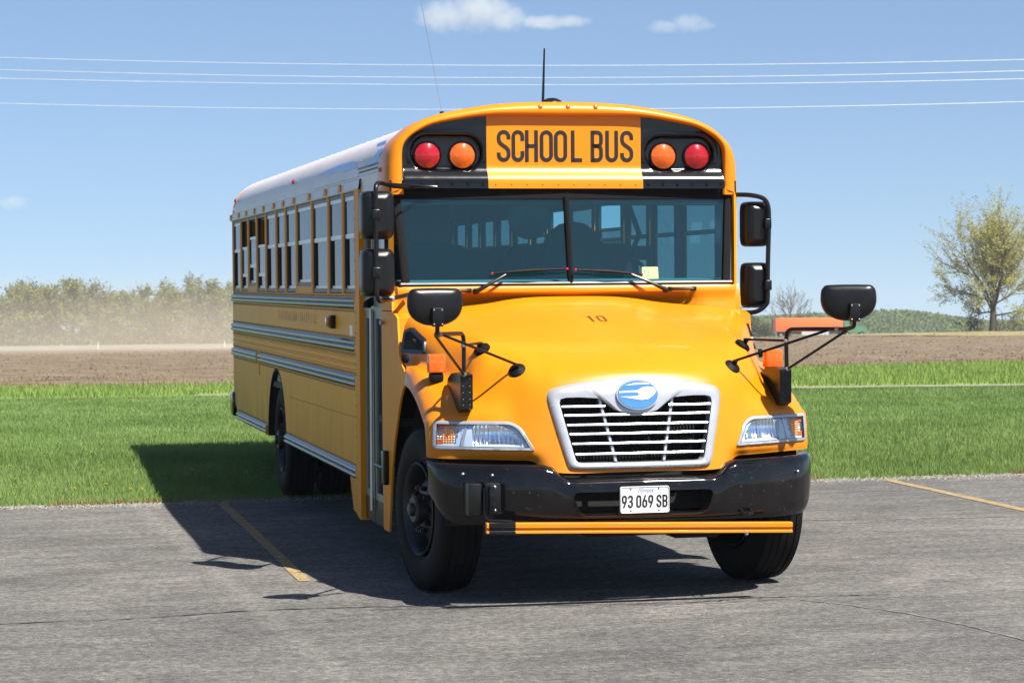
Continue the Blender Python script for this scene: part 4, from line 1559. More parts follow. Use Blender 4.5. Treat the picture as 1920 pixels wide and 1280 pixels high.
# ------------------------------------------------------------------ entrance door
door = empty("entrance_door", bus)
fn = lambda a, b, d: (-d, a, b)
for ya, yb in ((1.40, 1.782), (1.800, 2.182)):
    oo = [(ya, .235), (yb, .235), (yb, 2.495), (ya, 2.495)]
    part(MB().box(-1.212, -1.180, ya, yb, .235, .40), "kick_plate", M_plastic, door, 0)
    for z0, z1 in ((.40, 1.715), (1.81, 2.495)):
        o2 = [(ya, z0), (yb, z0), (yb, z1), (ya, z1)]
        i2 = [(ya + .065, z0 + .05), (yb - .065, z0 + .05), (yb - .065, z1 - .05), (ya + .065, z1 - .05)]
        part(MB().ring(o2, i2, fn, 1.178, 1.210), "door_frame", M_doorframe, door, 0)
        part(MB().box(-1.196, -1.190, ya + .06, yb - .06, z0 + .045, z1 - .045), "door_pane", M_doorglass, door, 0)
part(MB().box(-1.216, -1.175, 1.40, 2.183, 1.716, 1.809), "door_crossbar", M_doorframe, door, 0)
part(MB().box(-1.214, -1.18, 1.7825, 1.7995, .30, 2.49), "door_seal", M_rubber, door, 0)
part(MB().tube([(-1.23, 1.79, 1.73), (-1.235, 1.79, .32)], .012, 8), "door_rod", M_alu, door)
mb = MB().tube([(-1.215, 1.78, 1.79), (-1.26, 1.76, 1.765), (-1.262, 1.76, 1.74)], .03, 10)
part(mb, "door_knob", M_rubber, door)
mb = MB()
mb.rbox(-1.26, -1.222, 1.16, 1.26, .55, .78, .008).tube([(-1.25, 1.20, .66), (-1.25, 1.55, .66)], .012, 6)
part(mb, "stop_bracket", M_plastic)

# ------------------------------------------------------------------ mirrors


def mirror_head(mb, x0, x1, y0, y1, z0, z1):
    xc, zc, a, b = (x0 + x1) / 2, (z0 + z1) / 2, (x1 - x0) / 2, (z1 - z0) / 2
    L = []
    for k, y in ((.45, y0), (.80, y0 + .012), (.95, y0 + .04), (1.0, y0 + .08), (1.0, y1)):
        col = []
        for t in np.linspace(0, 2 * math.pi, 40, endpoint=False):
            c, s_ = math.cos(t), math.sin(t)
            e = .34
            col.append((xc + a * k * math.copysign(abs(c) ** e, c), y, zc + b * (1 - (1 - k) * .6) * math.copysign(abs(s_) ** e, s_)))
        L.append(col)
    mb.grid(L, cv=True)
    mb.add(L[0], [tuple(range(40))]).add(L[-1], [tuple(range(40))])


def smooth_path(P, n=4):
    return [tuple(p) for p in crom(P, n)]


mL = empty("side_mirror", bus)
tag(mL, "twin black mirrors on the door side")
part(MB().tube(smooth_path([(-1.10, 1.035, 2.552), (-1.22, .92, 2.556), (-1.34, .68, 2.565), (-1.385, .60, 2.545), (-1.392, .585, 2.46), (-1.392, .585, 2.15), (-1.392, .585, 1.90), (-1.385, .59, 1.815), (-1.34, .66, 1.795), (-1.22, .84, 1.815), (-1.12, .955, 1.833)]), .0155, 10), "mirror_arm", M_plastic, mL)
part(MB().tube([(-1.30, .74, 2.565), (-1.0, 1.025, 2.56), (-.90, 1.03, 2.556)], .007, 6), "mirror_stay", M_plastic, mL)
for nm, z0, z1 in (("upper_mirror_head", 2.198, 2.513), ("lower_mirror_head", 1.824, 2.137)):
    mb = MB()
    mirror_head(mb, -1.478, -1.258, .595, .75, z0, z1)
    mb.rbox(-1.42, -1.365, .565, .61, (z0 + z1) / 2 - .035, (z0 + z1) / 2 + .035, .006)
    part(mb, nm, M_plastic, mL, 50)
    part(MB().rbox(-1.468, -1.268, .751, .757, z0 + .012, z1 - .012, .002), "mirror_glass", M_chrome, mL)
part(MB().rbox(-1.33, -1.24, .76, .82, 1.79, 1.825, .008), "arm_clamp", M_steel, mL)
mR = empty("side_mirror", bus)
tag(mR, "twin black mirrors on the driver side")
part(MB().tube(smooth_path([(1.22, 1.09, 2.505), (1.30, 1.0, 2.498), (1.385, .985, 2.476), (1.42, .98, 2.42), (1.425, .98, 2.30), (1.416, .98, 2.0), (1.412, .98, 1.80), (1.40, .985, 1.738), (1.33, 1.0, 1.692), (1.225, 1.06, 1.69)]), .0165, 10), "mirror_arm", M_plastic, mR)
for nm, z0, z1 in (("upper_mirror_head", 2.144, 2.457), ("lower_mirror_head", 1.719, 2.034)):
    mb = MB()
    mirror_head(mb, 1.270, 1.458, 1.0, 1.15, z0, z1)
    mb.rbox(1.392, 1.44, .96, 1.02, (z0 + z1) / 2 - .035, (z0 + z1) / 2 + .035, .006)
    part(mb, nm, M_plastic, mR, 50)
    part(MB().rbox(1.28, 1.448, 1.151, 1.157, z0 + .012, z1 - .012, .002), "mirror_glass", M_chrome, mR)
part(MB().tube([(1.22, 1.10, 1.62), (1.26, 1.06, 1.66), (1.33, 1.0, 1.70)], .006, 6), "mirror_cable", M_rubber, mR)

DISC = round_poly([(-.168, .080), (-.146, .110), (-.06, .113), (.06, .113), (.146, .110), (.168, .080), (.175, .005), (.15, -.06), (.08, -.103), (0, -.112), (-.08, -.103), (-.15, -.06), (-.175, .005)], .04, 4)
for s in SIDES:
    cm = empty("crossview_mirror", bus)
    tag(cm, "black egg-shaped crossview mirror on the %s fender" % ("door side" if s < 0 else "driver side"))
    c = np.array([s * 1.290, -.885, 1.768])
    D = resample(DISC, 64)
    yw = math.radians(8 if s < 0 else -14)

    def dfn(k, y, c=c, yw=yw):
        return [(c[0] + a * k * math.cos(yw) - y * math.sin(yw), c[1] + a * k * math.sin(yw) + y * math.cos(yw), c[2] + b * k) for a, b in D]
    L = [dfn(k, y) for k, y in ((.02, -.034), (.3, -.033), (.55, -.030), (.75, -.025), (.90, -.016), (.975, -.004), (1.0, .014), (.985, .028))]
    part(MB().grid(L, cv=True), "mirror_shell", M_plastic, cm, 60)
    L = [dfn(k, y) for k, y in ((.985, .029), (.8, .07), (.5, .11), (.2, .13), (.01, .133))]
    part(MB().grid(L, cv=True), "mirror_lens", M_chrome, cm, 60)
    mb = MB()
    x = c[0] + (.0 if s < 0 else .015)
    mb.rbox(x - .033, x + .033, c[1] - .075, c[1] - .03, 1.655, 1.765, .006)
    part(mb, "mirror_bracket", M_plastic, cm)
    mb = MB()
    for dx in (-.024, .024):
        for z in (1.668, 1.752):
            mb.rivet((x + dx, c[1] - .075, z), (0, -1, 0), .006, .005)
    build_each(mb, "bracket_screw", M_steel, cm)
    part(MB().tube(smooth_path([(s * 1.036, -.462, 1.17), (s * 1.036, -.462, 1.40), (s * 1.036, -.462, 1.555), (s * 1.05, -.482, 1.596), (s * 1.085, -.53, 1.603), (s * 1.24, -.76, 1.606), (s * 1.283, -.85, 1.608), (x, -.925, 1.626), (x, -.935, 1.68)]), .0135, 10), "mirror_post", M_plastic, cm)
    for a, b in (((.694, -.43, 1.405), (1.225, -.735, 1.604)), ((.858, -.16, 1.535), (1.036, -.455, 1.530)), ((1.038, -.472, 1.352), (1.288, -.86, 1.600))):
        part(MB().tube([(s * a[0], a[1], a[2]), (s * b[0], b[1], b[2])], .0085, 8), "mirror_stay", M_plastic, cm)
    for q in ((1.038, -.466, 1.352), (1.036, -.462, 1.530), (1.25, -.79, 1.605)):
        part(MB().ico((s * q[0], q[1], q[2]), .020, 1), "stay_clamp", M_steel, cm)
    for (x_, y_) in ((.692, -.42), (.856, -.144)):
        z_ = hood_z(x_, y_)
        nn = _n((s * .35, -.65, .75)) if x_ < .8 else _n((s * .55, -.35, .8))
        part(MB().lathe([(-.012, .055), (.006, .052), (.016, .036), (.022, .016), (.05, .012), (.05, 0)], (s * x_, y_, z_), nn, 20), "suction_foot", M_rubber, cm)
    part(MB().prism([(-.478, 1.350), (-.478, 1.145), (-.40, 1.12), (-.25, 1.19), (-.06, 1.27), (-.09, 1.315), (-.20, 1.350), (-.36, 1.362)], lambda a, b, d, s=s: (s * d, a, b), .985, 1.062), "fender_bracket", M_plastic, cm, 20)
    mb = MB()
    for x_ in (1.003, 1.045):
        for z in (1.165, 1.20, 1.24, 1.28, 1.325):
            mb.rivet((s * x_, -.478, z), (0, -1, 0), .006, .004)
    build_each(mb, "bracket_rivet", M_rim, cm)

# ------------------------------------------------------------------ antennas
an = empty("roof_antenna", bus)
part(MB().lathe([(-.04, .085), (.01, .082), (.035, .065), (.05, .035), (.055, 0)], (.045, 1.62, 3.150), (0, 0, 1), 24), "antenna_dome", M_plastic, an, 50)
part(MB().tube([(-.02, 1.62, 3.12), (-.018, 1.62, 3.20), (-.006, 1.62, 3.55)], [.012, .010, .006], 8), "antenna_whip", M_plastic, an)
an = empty("wire_antenna", bus)
part(MB().tube([(-.622, 2.2, 3.07), (-.630, 2.2, 3.145)], .016, 8), "antenna_base", M_plastic, an)
part(MB().tube([(-.629, 2.2, 3.14), (-.70, 2.2, 3.53), (-.785, 2.2, 3.99)], .0024, 5), "antenna_wire", M_steel, an)

# ------------------------------------------------------------------ interior
for k in range(11):
    y = 3.1 + k * .70
    for s in SIDES:
        st = empty("bench_seat", bus)
        mb = MB()
        pr = round_poly([(.22, 1.35), (.22, 2.16), (.30, 2.205), (1.05, 2.205), (1.12, 2.14), (1.12, 1.35)], .07, 4)
        mb.prism(pr, lambda a, b, d, s=s, y=y: (s * a, y + d + (b - 1.35) * .12, b), 0, .12)
        part(mb, "seat_back", M_seat, st)
        part(MB().rbox(min(s * .22, s * 1.12), max(s * .22, s * 1.12), y - .42, y + .02, 1.33, 1.45, .03), "seat_cushion", M_seat, st)
ds = empty("driver_seat", bus)
pr = [(.36 + a, 1.55 + b) for a, b in [(-.24, 0), (-.255, .40), (-.235, .58), (-.17, .72), (-.08, .785), (0, .80), (.08, .785), (.17, .72), (.235, .58), (.255, .40), (.24, 0)]]
part(MB().prism(pr, lambda a, b, d: (a, 2.15 + d + (b - 1.5) * .1, b), 0, .14), "seat_back", M_seat, ds)
part(MB().rbox(.12, .60, 1.70, 2.2, 1.40, 1.55, .05), "seat_cushion", M_seat, ds)
part(MB().rbox(.36 - .22, .36 + .22, 2.9, 2.95, 1.0, 2.14, .02), "driver_partition", M_seat)
part(MB().tube([(.50 + .22 * math.cos(t), 1.50 + .07 * math.sin(t), 1.90 + .20 * math.sin(t)) for t in np.linspace(0, 2 * math.pi, 36, endpoint=False)], .014, 8, closed=True), "steering_wheel", M_plastic)
G = [[(x, 1.04, 1.90), (x, 1.10, 1.925), (x, 1.22, 1.93), (x, 1.30, 1.90), (x, 1.32, 1.5)] for x in np.linspace(-1.15, 1.15, 12)]
part(MB().grid(G), "dashboard", M_dash, smooth=40)
part(MB().lathe([(0, .155), (.02, .15), (.05, .10), (.06, 0)], (-.17, 1.42, 2.36), (0, 1, .1), 28), "interior_mirror", M_dimmirror)
part(MB().box(-1.14, 1.14, 1.10, 1.40, 2.44, 2.60), "windshield_header_panel", M_seat, smooth=0)
part(MB().box(.93, .97, 1.55, 1.60, 1.6, 2.5), "driver_stanchion", M_seat, smooth=0)
part(MB().tube([(.62, 1.75, 2.5), (.70, 1.7, 2.25), (.62, 1.7, 2.05)], .02, 6), "microphone_cord", M_seat, smooth=0)
part(MB().rbox(.60, .74, 1.5, 1.56, 2.06, 2.16, .02), "driver_fan", M_plastic)
# ================================================================== THE GROUND
_nz = TILT[:, 2]
CAMXY = np.array([CAMW[0], CAMW[1], 0])


def sstep(a, b, x):
    t = min(1, max(0, (x - a) / (b - a)))
    return t * t * (3 - 2 * t)


def plane_z(x, y):
    return (GZ - _nz[0] * x - _nz[1] * y) / _nz[2]


def at(px, depth):
    """world x, y of a spot seen at column px, depth metres ahead"""
    return CAMXY + FWDH * depth + RGTH * (px - CXP) / FPX * depth


_MND = at(1880, 235)


def H(x, y):
    """terrain height: the lot's slope levels out on the lawn, then the fields fall away"""
    t = (x - CAMXY[0]) * FWDH[0] + (y - CAMXY[1]) * FWDH[1]
    z = plane_z(max(-14, min(14, x)), max(-14, min(13, y)))
    z += .125 * sstep(7.0, 11.5, y)
    z -= .0057 * max(0, min(t, 455) - 60)
    if t > 455:
        z -= .001 * (min(t, 1600) - 455)
    d2 = ((x - _MND[0]) ** 2 + (y - _MND[1]) ** 2)
    z += 1.15 * math.exp(-d2 / (2 * 34.0 ** 2))
    return z


def tl(t, l):
    p = CAMXY + FWDH * t + RGTH * l
    return p[0], p[1]


def edge_y(X):
    """asphalt edge in the bus frame"""
    return float(np.interp(X, [-60, -3.74, -1.7, 3.9, 6.3, 60], [6.5, 6.83, 6.83, 7.24, 7.28, 8.0]))


# ---- materials of the ground


def asphalt_mat():
    m, nt, b = mat_new("worn_asphalt")
    t1 = noise(nt, .55, 5, .6)
    t2 = noise(nt, 85, 3, .7)
    t3 = noise(nt, 3.2, 6, .65, vec=mapping(nt, (.45, 1.6, 1)))
    base = ramp(nt, t3.outputs[0], [(.30, (.145, .139, .130)), (.52, (.200, .192, .180)), (.72, (.255, .244, .226))])
    big = ramp(nt, t1.outputs[0], [(.35, (.72, .72, .73)), (.7, (1.12, 1.1, 1.08))])
    c = mixc(nt, 1.0, base, big, 'MULTIPLY')
    vo = N(nt, "ShaderNodeTexVoronoi")
    vo.inputs["Scale"].default_value = 62
    tc = N(nt, "ShaderNodeTexCoord")
    nt.links.new(tc.outputs["Object"], vo.inputs["Vector"])
    sp = ramp(nt, vo.outputs["Distance"], [(.10, (1, 1, 1)), (.34, (0, 0, 0))])
    sp2 = ramp(nt, t2.outputs[0], [(.46, (0, 0, 0)), (.62, (1, 1, 1))])
    mu = N(nt, "ShaderNodeMath", operation='MULTIPLY')
    nt.links.new(sp, mu.inputs[0])
    nt.links.new(sp2, mu.inputs[1])
    # a long pale scuff worn into the surface beside the bay
    sx = N(nt, "ShaderNodeSeparateXYZ")
    nt.links.new(tc.outputs["Object"], sx.inputs[0])
    l1 = N(nt, "ShaderNodeMath", operation='MULTIPLY_ADD')
    nt.links.new(sx.outputs[1], l1.inputs[0])
    l1.inputs[1].default_value = .038
    l1.inputs[2].default_value = 2.285
    l2 = N(nt, "ShaderNodeMath", operation='ADD')
    nt.links.new(sx.outputs[0], l2.inputs[0])
    nt.links.new(l1.outputs[0], l2.inputs[1])
    wob = noise(nt, 2.0, 3, .6)
    l25 = N(nt, "ShaderNodeMath", operation='MULTIPLY_ADD')
    nt.links.new(wob.outputs[0], l25.inputs[0])
    l25.inputs[1].default_value = .12
    nt.links.new(l2.outputs[0], l25.inputs[2])
    l26 = N(nt, "ShaderNodeMath", operation='SUBTRACT')
    nt.links.new(l25.outputs[0], l26.inputs[0])
    l26.inputs[1].default_value = .06
    l3 = N(nt, "ShaderNodeMath", operation='ABSOLUTE')
    nt.links.new(l26.outputs[0], l3.inputs[0])
    l4 = N(nt, "ShaderNodeMapRange")
    nt.links.new(l3.outputs[0], l4.inputs[0])
    l4.inputs[1].default_value = .0
    l4.inputs[2].default_value = .10
    l4.inputs[3].default_value = .5
    l4.inputs[4].default_value = 0.0
    l5 = N(nt, "ShaderNodeMath", operation='MULTIPLY')
    nt.links.new(l4.outputs[0], l5.inputs[0])
    nt.links.new(ramp(nt, noise(nt, 30, 4, .75).outputs[0], [(.35, (0, 0, 0)), (.65, (1, 1, 1))]), l5.inputs[1])
    c = mixc(nt, l5.outputs[0], c, (.33, .32, .29))
    c = mixc(nt, mu.outputs[0], c, (.42, .41, .38))
    t5 = noise(nt, 22, 8, .92)
    dk = ramp(nt, t5.outputs[0], [(.38, (.40, .40, .40)), (.50, (.92, .92, .92)), (.62, (1.9, 1.87, 1.8))])
    c = mixc(nt, .95, c, dk, 'MULTIPLY')
    t6 = noise(nt, .75, 7, .72, dist=.8)
    st = ramp(nt, t6.outputs[0], [(.32, (.70, .70, .71)), (.43, (.95, .95, .95)), (.56, (1, 1, 1)), (.68, (1.30, 1.28, 1.24))])
    c = mixc(nt, 1.0, c, st, 'MULTIPLY')
    c = mixc(nt, 1.0, c, (ALB, ALB, ALB), 'MULTIPLY')
    nt.links.new(c, b.inputs["Base Color"])
    b.inputs["Roughness"].default_value = .88
    b.inputs["Specular IOR Level"].default_value = .3
    ad = N(nt, "ShaderNodeMath", operation='ADD')
    nt.links.new(t2.outputs[0], ad.inputs[0])
    nt.links.new(mu.outputs[0], ad.inputs[1])
    ad2 = N(nt, "ShaderNodeMath", operation='ADD')
    nt.links.new(ad.outputs[0], ad2.inputs[0])
    nt.links.new(t5.outputs[0], ad2.inputs[1])
    bump(nt, b, ad2.outputs[0], .8, .012)
    return m


def patch_mat(name, stops, scale, detail=6, rough=.9, stretch=(1, 1, 1), bmp=.4, bscale=None, bdist=.02, fine=None):
    m, nt, b = mat_new(name)
    stops = [(q, alb(c)) for q, c in stops]
    t = noise(nt, scale, detail, .62, vec=mapping(nt, stretch))
    c = ramp(nt, t.outputs[0], stops)
    if fine:
        t4 = noise(nt, fine, 4, .7)
        f = ramp(nt, t4.outputs[0], [(.3, (.62, .62, .62)), (.7, (1.25, 1.25, 1.25))])
        c = mixc(nt, 1.0, c, f, 'MULTIPLY')
    nt.links.new(c, b.inputs["Base Color"])
    b.inputs["Roughness"].default_value = rough
    b.inputs["Specular IOR Level"].default_value = .15
    t2 = noise(nt, bscale or scale * 4, 5, .7)
    bump(nt, b, t2.outputs[0], bmp, bdist)
    return m


def leaf_mat(name, cols, scale=.6, trans=.35, rough=.6):
    m, nt, b = mat_new(name)
    cols = [(q, alb(c)) for q, c in cols]
    t = noise(nt, scale, 7, .74)
    c = ramp(nt, t.outputs[0], cols)
    nt.links.new(c, b.inputs["Base Color"])
    b.inputs["Roughness"].default_value = rough
    b.inputs["Specular IOR Level"].default_value = .2
    tr = N(nt, "ShaderNodeBsdfTranslucent")
    nt.links.new(c, tr.inputs[0])
    mx = N(nt, "ShaderNodeMixShader")
    mx.inputs[0].default_value = trans
    nt.links.new(b.outputs[0], mx.inputs[1])
    nt.links.new(tr.outputs[0], mx.inputs[2])
    nt.links.new(mx.outputs[0], nt.nodes["Material Output"].inputs[0])
    return m


M_asph = asphalt_mat()
M_lawn = patch_mat("lawn_soil", [(.3, (.09, .125, .030)), (.7, (.15, .19, .05))], .8, fine=14)
M_meadow = patch_mat("rough_grass", [(.3, (.17, .27, .05)), (.7, (.28, .38, .09))], .5, fine=5)
M_field = patch_mat("ploughed_soil", [(.25, (.13, .095, .060)), (.5, (.22, .165, .108)), (.75, (.32, .25, .165))], .35, 8, stretch=(1, 1, 1), bmp=.9, bscale=3.0, bdist=.15, fine=4.0)
M_ground = patch_mat("far_ground", [(.3, (.10, .13, .04)), (.7, (.20, .20, .09))], .02, fine=.4)
M_road = patch_mat("pale_road", [(.3, (.21, .20, .175)), (.7, (.28, .265, .235))], .2)
M_path = patch_mat("concrete_path", [(.3, (.24, .23, .19)), (.7, (.34, .32, .27))], .6)
M_line = patch_mat("faded_yellow_line", [(.36, (.20, .18, .14)), (.46, (.36, .27, .13)), (.7, (.50, .36, .16))], 16, 9, .8, bmp=.2, fine=70)
M_gravel = patch_mat("pale_gravel", [(.3, (.22, .205, .18)), (.7, (.40, .375, .335))], 14, 3, .9, bmp=.1)
M_crack = patch_mat("dark_crack", [(.3, (.018, .017, .016)), (.7, (.035, .034, .032))], 5, 3, .95, bmp=.1)  # dark tone of the pavement cracks
M_scuff = patch_mat("pale_worn_asphalt", [(.40, (.17, .165, .155)), (.62, (.30, .285, .26))], 11, 7, .9, bmp=.2, fine=60)
M_grass = leaf_mat("grass_blades", [(.28, (.15, .25, .058)), (.5, (.25, .385, .105)), (.72, (.37, .50, .17))], .42, .35)
M_grass2 = leaf_mat("tall_meadow_grass", [(.28, (.21, .33, .060)), (.72, (.37, .49, .13))], .5, .35)
M_straw = leaf_mat("dry_grass_tufts", [(.3, (.26, .20, .07)), (.7, (.36, .28, .11))], 2.0, .2)

# ---- far ground sheet to the horizon
ys = np.unique(np.concatenate([np.linspace(-120, 8, 12), np.linspace(8, 60, 16), np.linspace(60, 480, 30), np.geomspace(480, 9000, 12)]))
xs = np.unique(np.concatenate([-np.geomspace(30, 6000, 14), np.linspace(-30, 30, 13), np.geomspace(30, 330, 30), np.geomspace(340, 6000, 8)]))
G = [[(x, y, H(x, y) - .10 - (.15 if y < 9 else 0)) for x in xs] for y in ys]
tag(MB().grid(G).build("ground", M_ground, None, 60), "open farmland reaching to the horizon", "ground", kind="structure")

# ---- parking lot (laid in the tilted bus frame)
mb = MB()
G = []
for X in np.unique(np.concatenate([np.linspace(-45, -10, 8), np.linspace(-10, 14, 193), np.linspace(14, 55, 8)])):
    ye = edge_y(X) + .05 * math.sin(X * 2.1) + .03 * math.sin(X * 7.3 + 1) + .02 * math.sin(X * 19)
    G.append([(X, y, GZ) for y in (-40, -15, -5, 0, 4, 6.2)] + [(X, ye, GZ), (X, ye + .05, GZ - .06)])
lot = mb.grid(G).build("parking_lot", M_asph, None, 30)
lot.matrix_world = TILT4
tag(lot, "worn grey asphalt parking lot", "parking lot", kind="structure")


def strip(pts, w, name, mat, dz, jag=.0):
    L, R = [], []
    P = np.array(pts, float)
    for i, p in enumerate(P):
        t = _n(P[min(i + 1, len(P) - 1)] - P[max(i - 1, 0)])
        nn = np.array([-t[1], t[0]])
        ww = (w if np.isscalar(w) else w[i]) / 2
        L.append((*(p + nn * (ww + random.uniform(-jag, jag))), GZ + dz))
        R.append((*(p - nn * (ww + random.uniform(-jag, jag))), GZ + dz))
    o = MB().grid([L, R]).build(name, mat, lot, 0)
    return o


def dense(P, n, wob):
    Q = crom([(*p, 0) for p in P], n)[:, :2]
    return Q + rng.normal(0, wob, Q.shape)


strip([(-1.827 + .04 * i / 11, .95 + 5.75 * i / 11) for i in range(12)], .088, "painted_line", M_line, .004, .004)
strip([(4.674 + .08 * i / 11, .6 + 6.5 * i / 11) for i in range(12)], .11, "painted_line", M_line, .004, .004)
strip(dense([(-9, -.75), (-6, -.62), (-3.82, -.50), (-3.05, -.50), (-2.34, -.36), (-1.47, -.42), (-.65, -.62), (.33, -.73), (.77, -.66), (1.6, -.75)], 16, .008), .015, "pavement_crack", M_crack, .004, .006)
strip(dense([(-1.6, -.52), (-.65, -.70), (.33, -.80), (.9, -.78)], 14, .006), .010, "pavement_crack", M_crack, .0045, .004)
strip(dense([(1.8, 3.78), (2.67, 3.68), (3.5, 3.55), (4.4, 3.46), (6, 3.5), (9, 3.3)], 12, .010), .022, "pavement_crack", M_scuff, .004, .008)
strip(dense([(.99, -.81), (1.38, -1.55), (1.6, -2.68), (1.7, -4.0)], 16, .008), .018, "pavement_crack", M_scuff, .004, .006)
# thin grass-edge gravel
mb = MB()
for k in range(11000):
    X = random.uniform(-8, 12)
    Y = edge_y(X) + random.gauss(-.02, .13)
    r = random.uniform(.004, .016)
    a = random.uniform(0, 6.3)
    vs = [(X + r * math.cos(a), Y + r * math.sin(a), GZ + .002), (X + r * math.cos(a + 2.1), Y + r * math.sin(a + 2.1), GZ + .002), (X + r * math.cos(a + 4.2), Y + r * math.sin(a + 4.2), GZ + .002), (X + random.uniform(-.3, .3) * r, Y, GZ + r * random.uniform(.7, 1.1))]
    mb.add(vs, [(0, 1, 3), (1, 2, 3), (2, 0, 3)])
for k in range(500):
    X = random.uniform(-6, 8)
    Y = random.uniform(-5, 6.7)
    r = random.uniform(.003, .009)
    mb.add([(X - r, Y, GZ + .001), (X + r, Y - r, GZ + .001), (X + r, Y + r, GZ + .001), (X, Y, GZ + r)], [(0, 1, 3), (1, 2, 3), (2, 0, 3)])
o = mb.build("gravel", M_gravel, None, 0, False)
o.matrix_world = TILT4
tag(o, "pale loose gravel along the edge of the asphalt", "gravel", kind="stuff")

# ---- lawn sheets
def bus_xy(x, y):
    b = TILT.T @ np.array([x, y, plane_z(x, y)])
    return b[0], b[1]


G = []
for X in np.linspace(-45, 60, 106):
    ye = edge_y(X)
    col = []
    for Y in np.concatenate([np.linspace(ye - .12, ye + 6, 14), np.linspace(ye + 6.5, 56, 40)]):
        x, y = X, Y
        w = TILT @ np.array([X, Y, GZ])
        col.append((w[0], w[1], H(w[0], w[1]) - .006 - (.03 if Y < ye else 0)))
    G.append(col)
lawn = MB().grid(G).build("lawn", M_lawn, None, 60)
tag(lawn, "mown green lawn behind the parking lot", "lawn", kind="structure")


def tsheet(name, mat, t0f, t1f, l0, l1, nt_, nl, dz, label, cat, rough=0.0):
    G = []
    for l in np.linspace(l0, l1, nl):
        col = []
        for k in range(nt_):
            u = k / (nt_ - 1)
            t = t0f(l) * (t1f(l) / t0f(l)) ** u
            x, y = tl(t, l)
            col.append((x, y, H(x, y) + dz + (random.uniform(-rough, rough) * min(1, t / 120) if rough else 0)))
        G.append(col)
    o = MB().grid(G).build(name, mat, None, 40)
    tag(o, label, cat, kind="structure")
    return o


path_t = lambda l: 46.6 + .02 * l
field_t0 = lambda l: 63.5 + .55 * l if l > -14 else 55.8
field_t0c = lambda l: max(54.0, min(76, 61 + .95 * l + .3 * math.sin(l * 1.3)))
tsheet("meadow", M_meadow, lambda l: path_t(l) - .5, lambda l: field_t0c(l) + 1.5, -60, 70, 14, 120, .004, "strip of taller bright grass beyond the path", "meadow")
tsheet("footpath", M_path, lambda l: path_t(l) - .45, lambda l: path_t(l) + .55, -6.3, 70, 2, 40, .014, "thin pale path along the far side of the lawn", "path")
tsheet("ploughed_field", M_field, field_t0c, lambda l: 440, -260, 230, 150, 260, .02, "brown ploughed field beyond the grass", "field", .05)
_road_prof = [(440.5, .0), (443.5, .55), (445.0, .75), (446, .80), (458, .80), (462, .1)]
G = []
for l in np.linspace(-420, 420, 85):
    col = []
    for t_, dz in _road_prof:
        x, y = tl(t_, l)
        col.append((x, y, H(x, y) + .02 + dz))
    G.append(col)
tag(MB().grid(G).build("country_road", M_road, None, 30), "pale country road on a low bank at the far edge of the field", "road", kind="structure")

# dry grass bank round the lone tree
_MB = at(1800, 235)
G = []
for u in np.linspace(0, 2 * math.pi, 60, endpoint=False):
    col = []
    for k in np.linspace(.02, 1, 9):
        w = 1 + .10 * math.sin(3 * u) + .06 * math.sin(7 * u + 1)
        q = _MB + RGTH * (math.cos(u) * 15.5 * k * w) + FWDH * (math.sin(u) * 26 * k * w)
        col.append((q[0], q[1], H(q[0], q[1]) + .10 * (1.25 - k) + .03))
    G.append(col)
M_bank = patch_mat("dry_grass_bank", [(.3, (.24, .20, .09)), (.7, (.40, .34, .16))], .8, fine=6)
tag(MB().grid(G, cu=True).build("grass_bank", M_bank, None, 60), "bank of dry tan grass under the lone tree", "grass bank", kind="structure")

# ---- grass blades


def blades(name, mat, n, sampler, hmin, hmax, w0, label, cat):
    V = np.zeros((n * 3, 3))
    pts = sampler(n)
    m = len(pts)
    V = np.zeros((m * 3, 3))
    a = rng.uniform(0, 2 * math.pi, m)
    h = rng.uniform(hmin, hmax, m) * (0.75 + .5 * rng.random(m))
    t = (pts[:, :2] - CAMXY[:2]) @ FWDH[:2]
    w = w0 * np.maximum(.8, t / 22) * rng.uniform(.7, 1.3, m)
    lean = rng.uniform(.1, .7, m) * h
    la = rng.uniform(0, 2 * math.pi, m)
    c, s = np.cos(a), np.sin(a)
    V[0::3, 0], V[0::3, 1], V[0::3, 2] = pts[:, 0] - c * w, pts[:, 1] - s * w, pts[:, 2] - .004
    V[1::3, 0], V[1::3, 1], V[1::3, 2] = pts[:, 0] + c * w, pts[:, 1] + s * w, pts[:, 2] - .004
    V[2::3, 0], V[2::3, 1], V[2::3, 2] = pts[:, 0] + np.cos(la) * lean, pts[:, 1] + np.sin(la) * lean, pts[:, 2] + h
    me = bpy.data.meshes.new(name)
    me.vertices.add(m * 3)
    me.vertices.foreach_set("co", V.astype(np.float32).ravel())
    me.loops.add(m * 3)
    me.loops.foreach_set("vertex_index", np.arange(m * 3, dtype=np.int32))
    me.polygons.add(m)
    me.polygons.foreach_set("loop_start", np.arange(0, m * 3, 3, dtype=np.int32))
    me.polygons.foreach_set("loop_total", np.full(m, 3, dtype=np.int32))
    me.update()
    me.validate()
    me.materials.append(mat)
    o = bpy.data.objects.new(name, me)
    COL.objects.link(o)
    tag(o, label, cat, kind="stuff")
    return o


def clump_noise(x, y):
    return .5 + .25 * np.sin(x * 1.7 + 1.3 * np.sin(y * .9)) + .25 * np.sin(y * 2.3 + 1.7 * np.sin(x * .7))


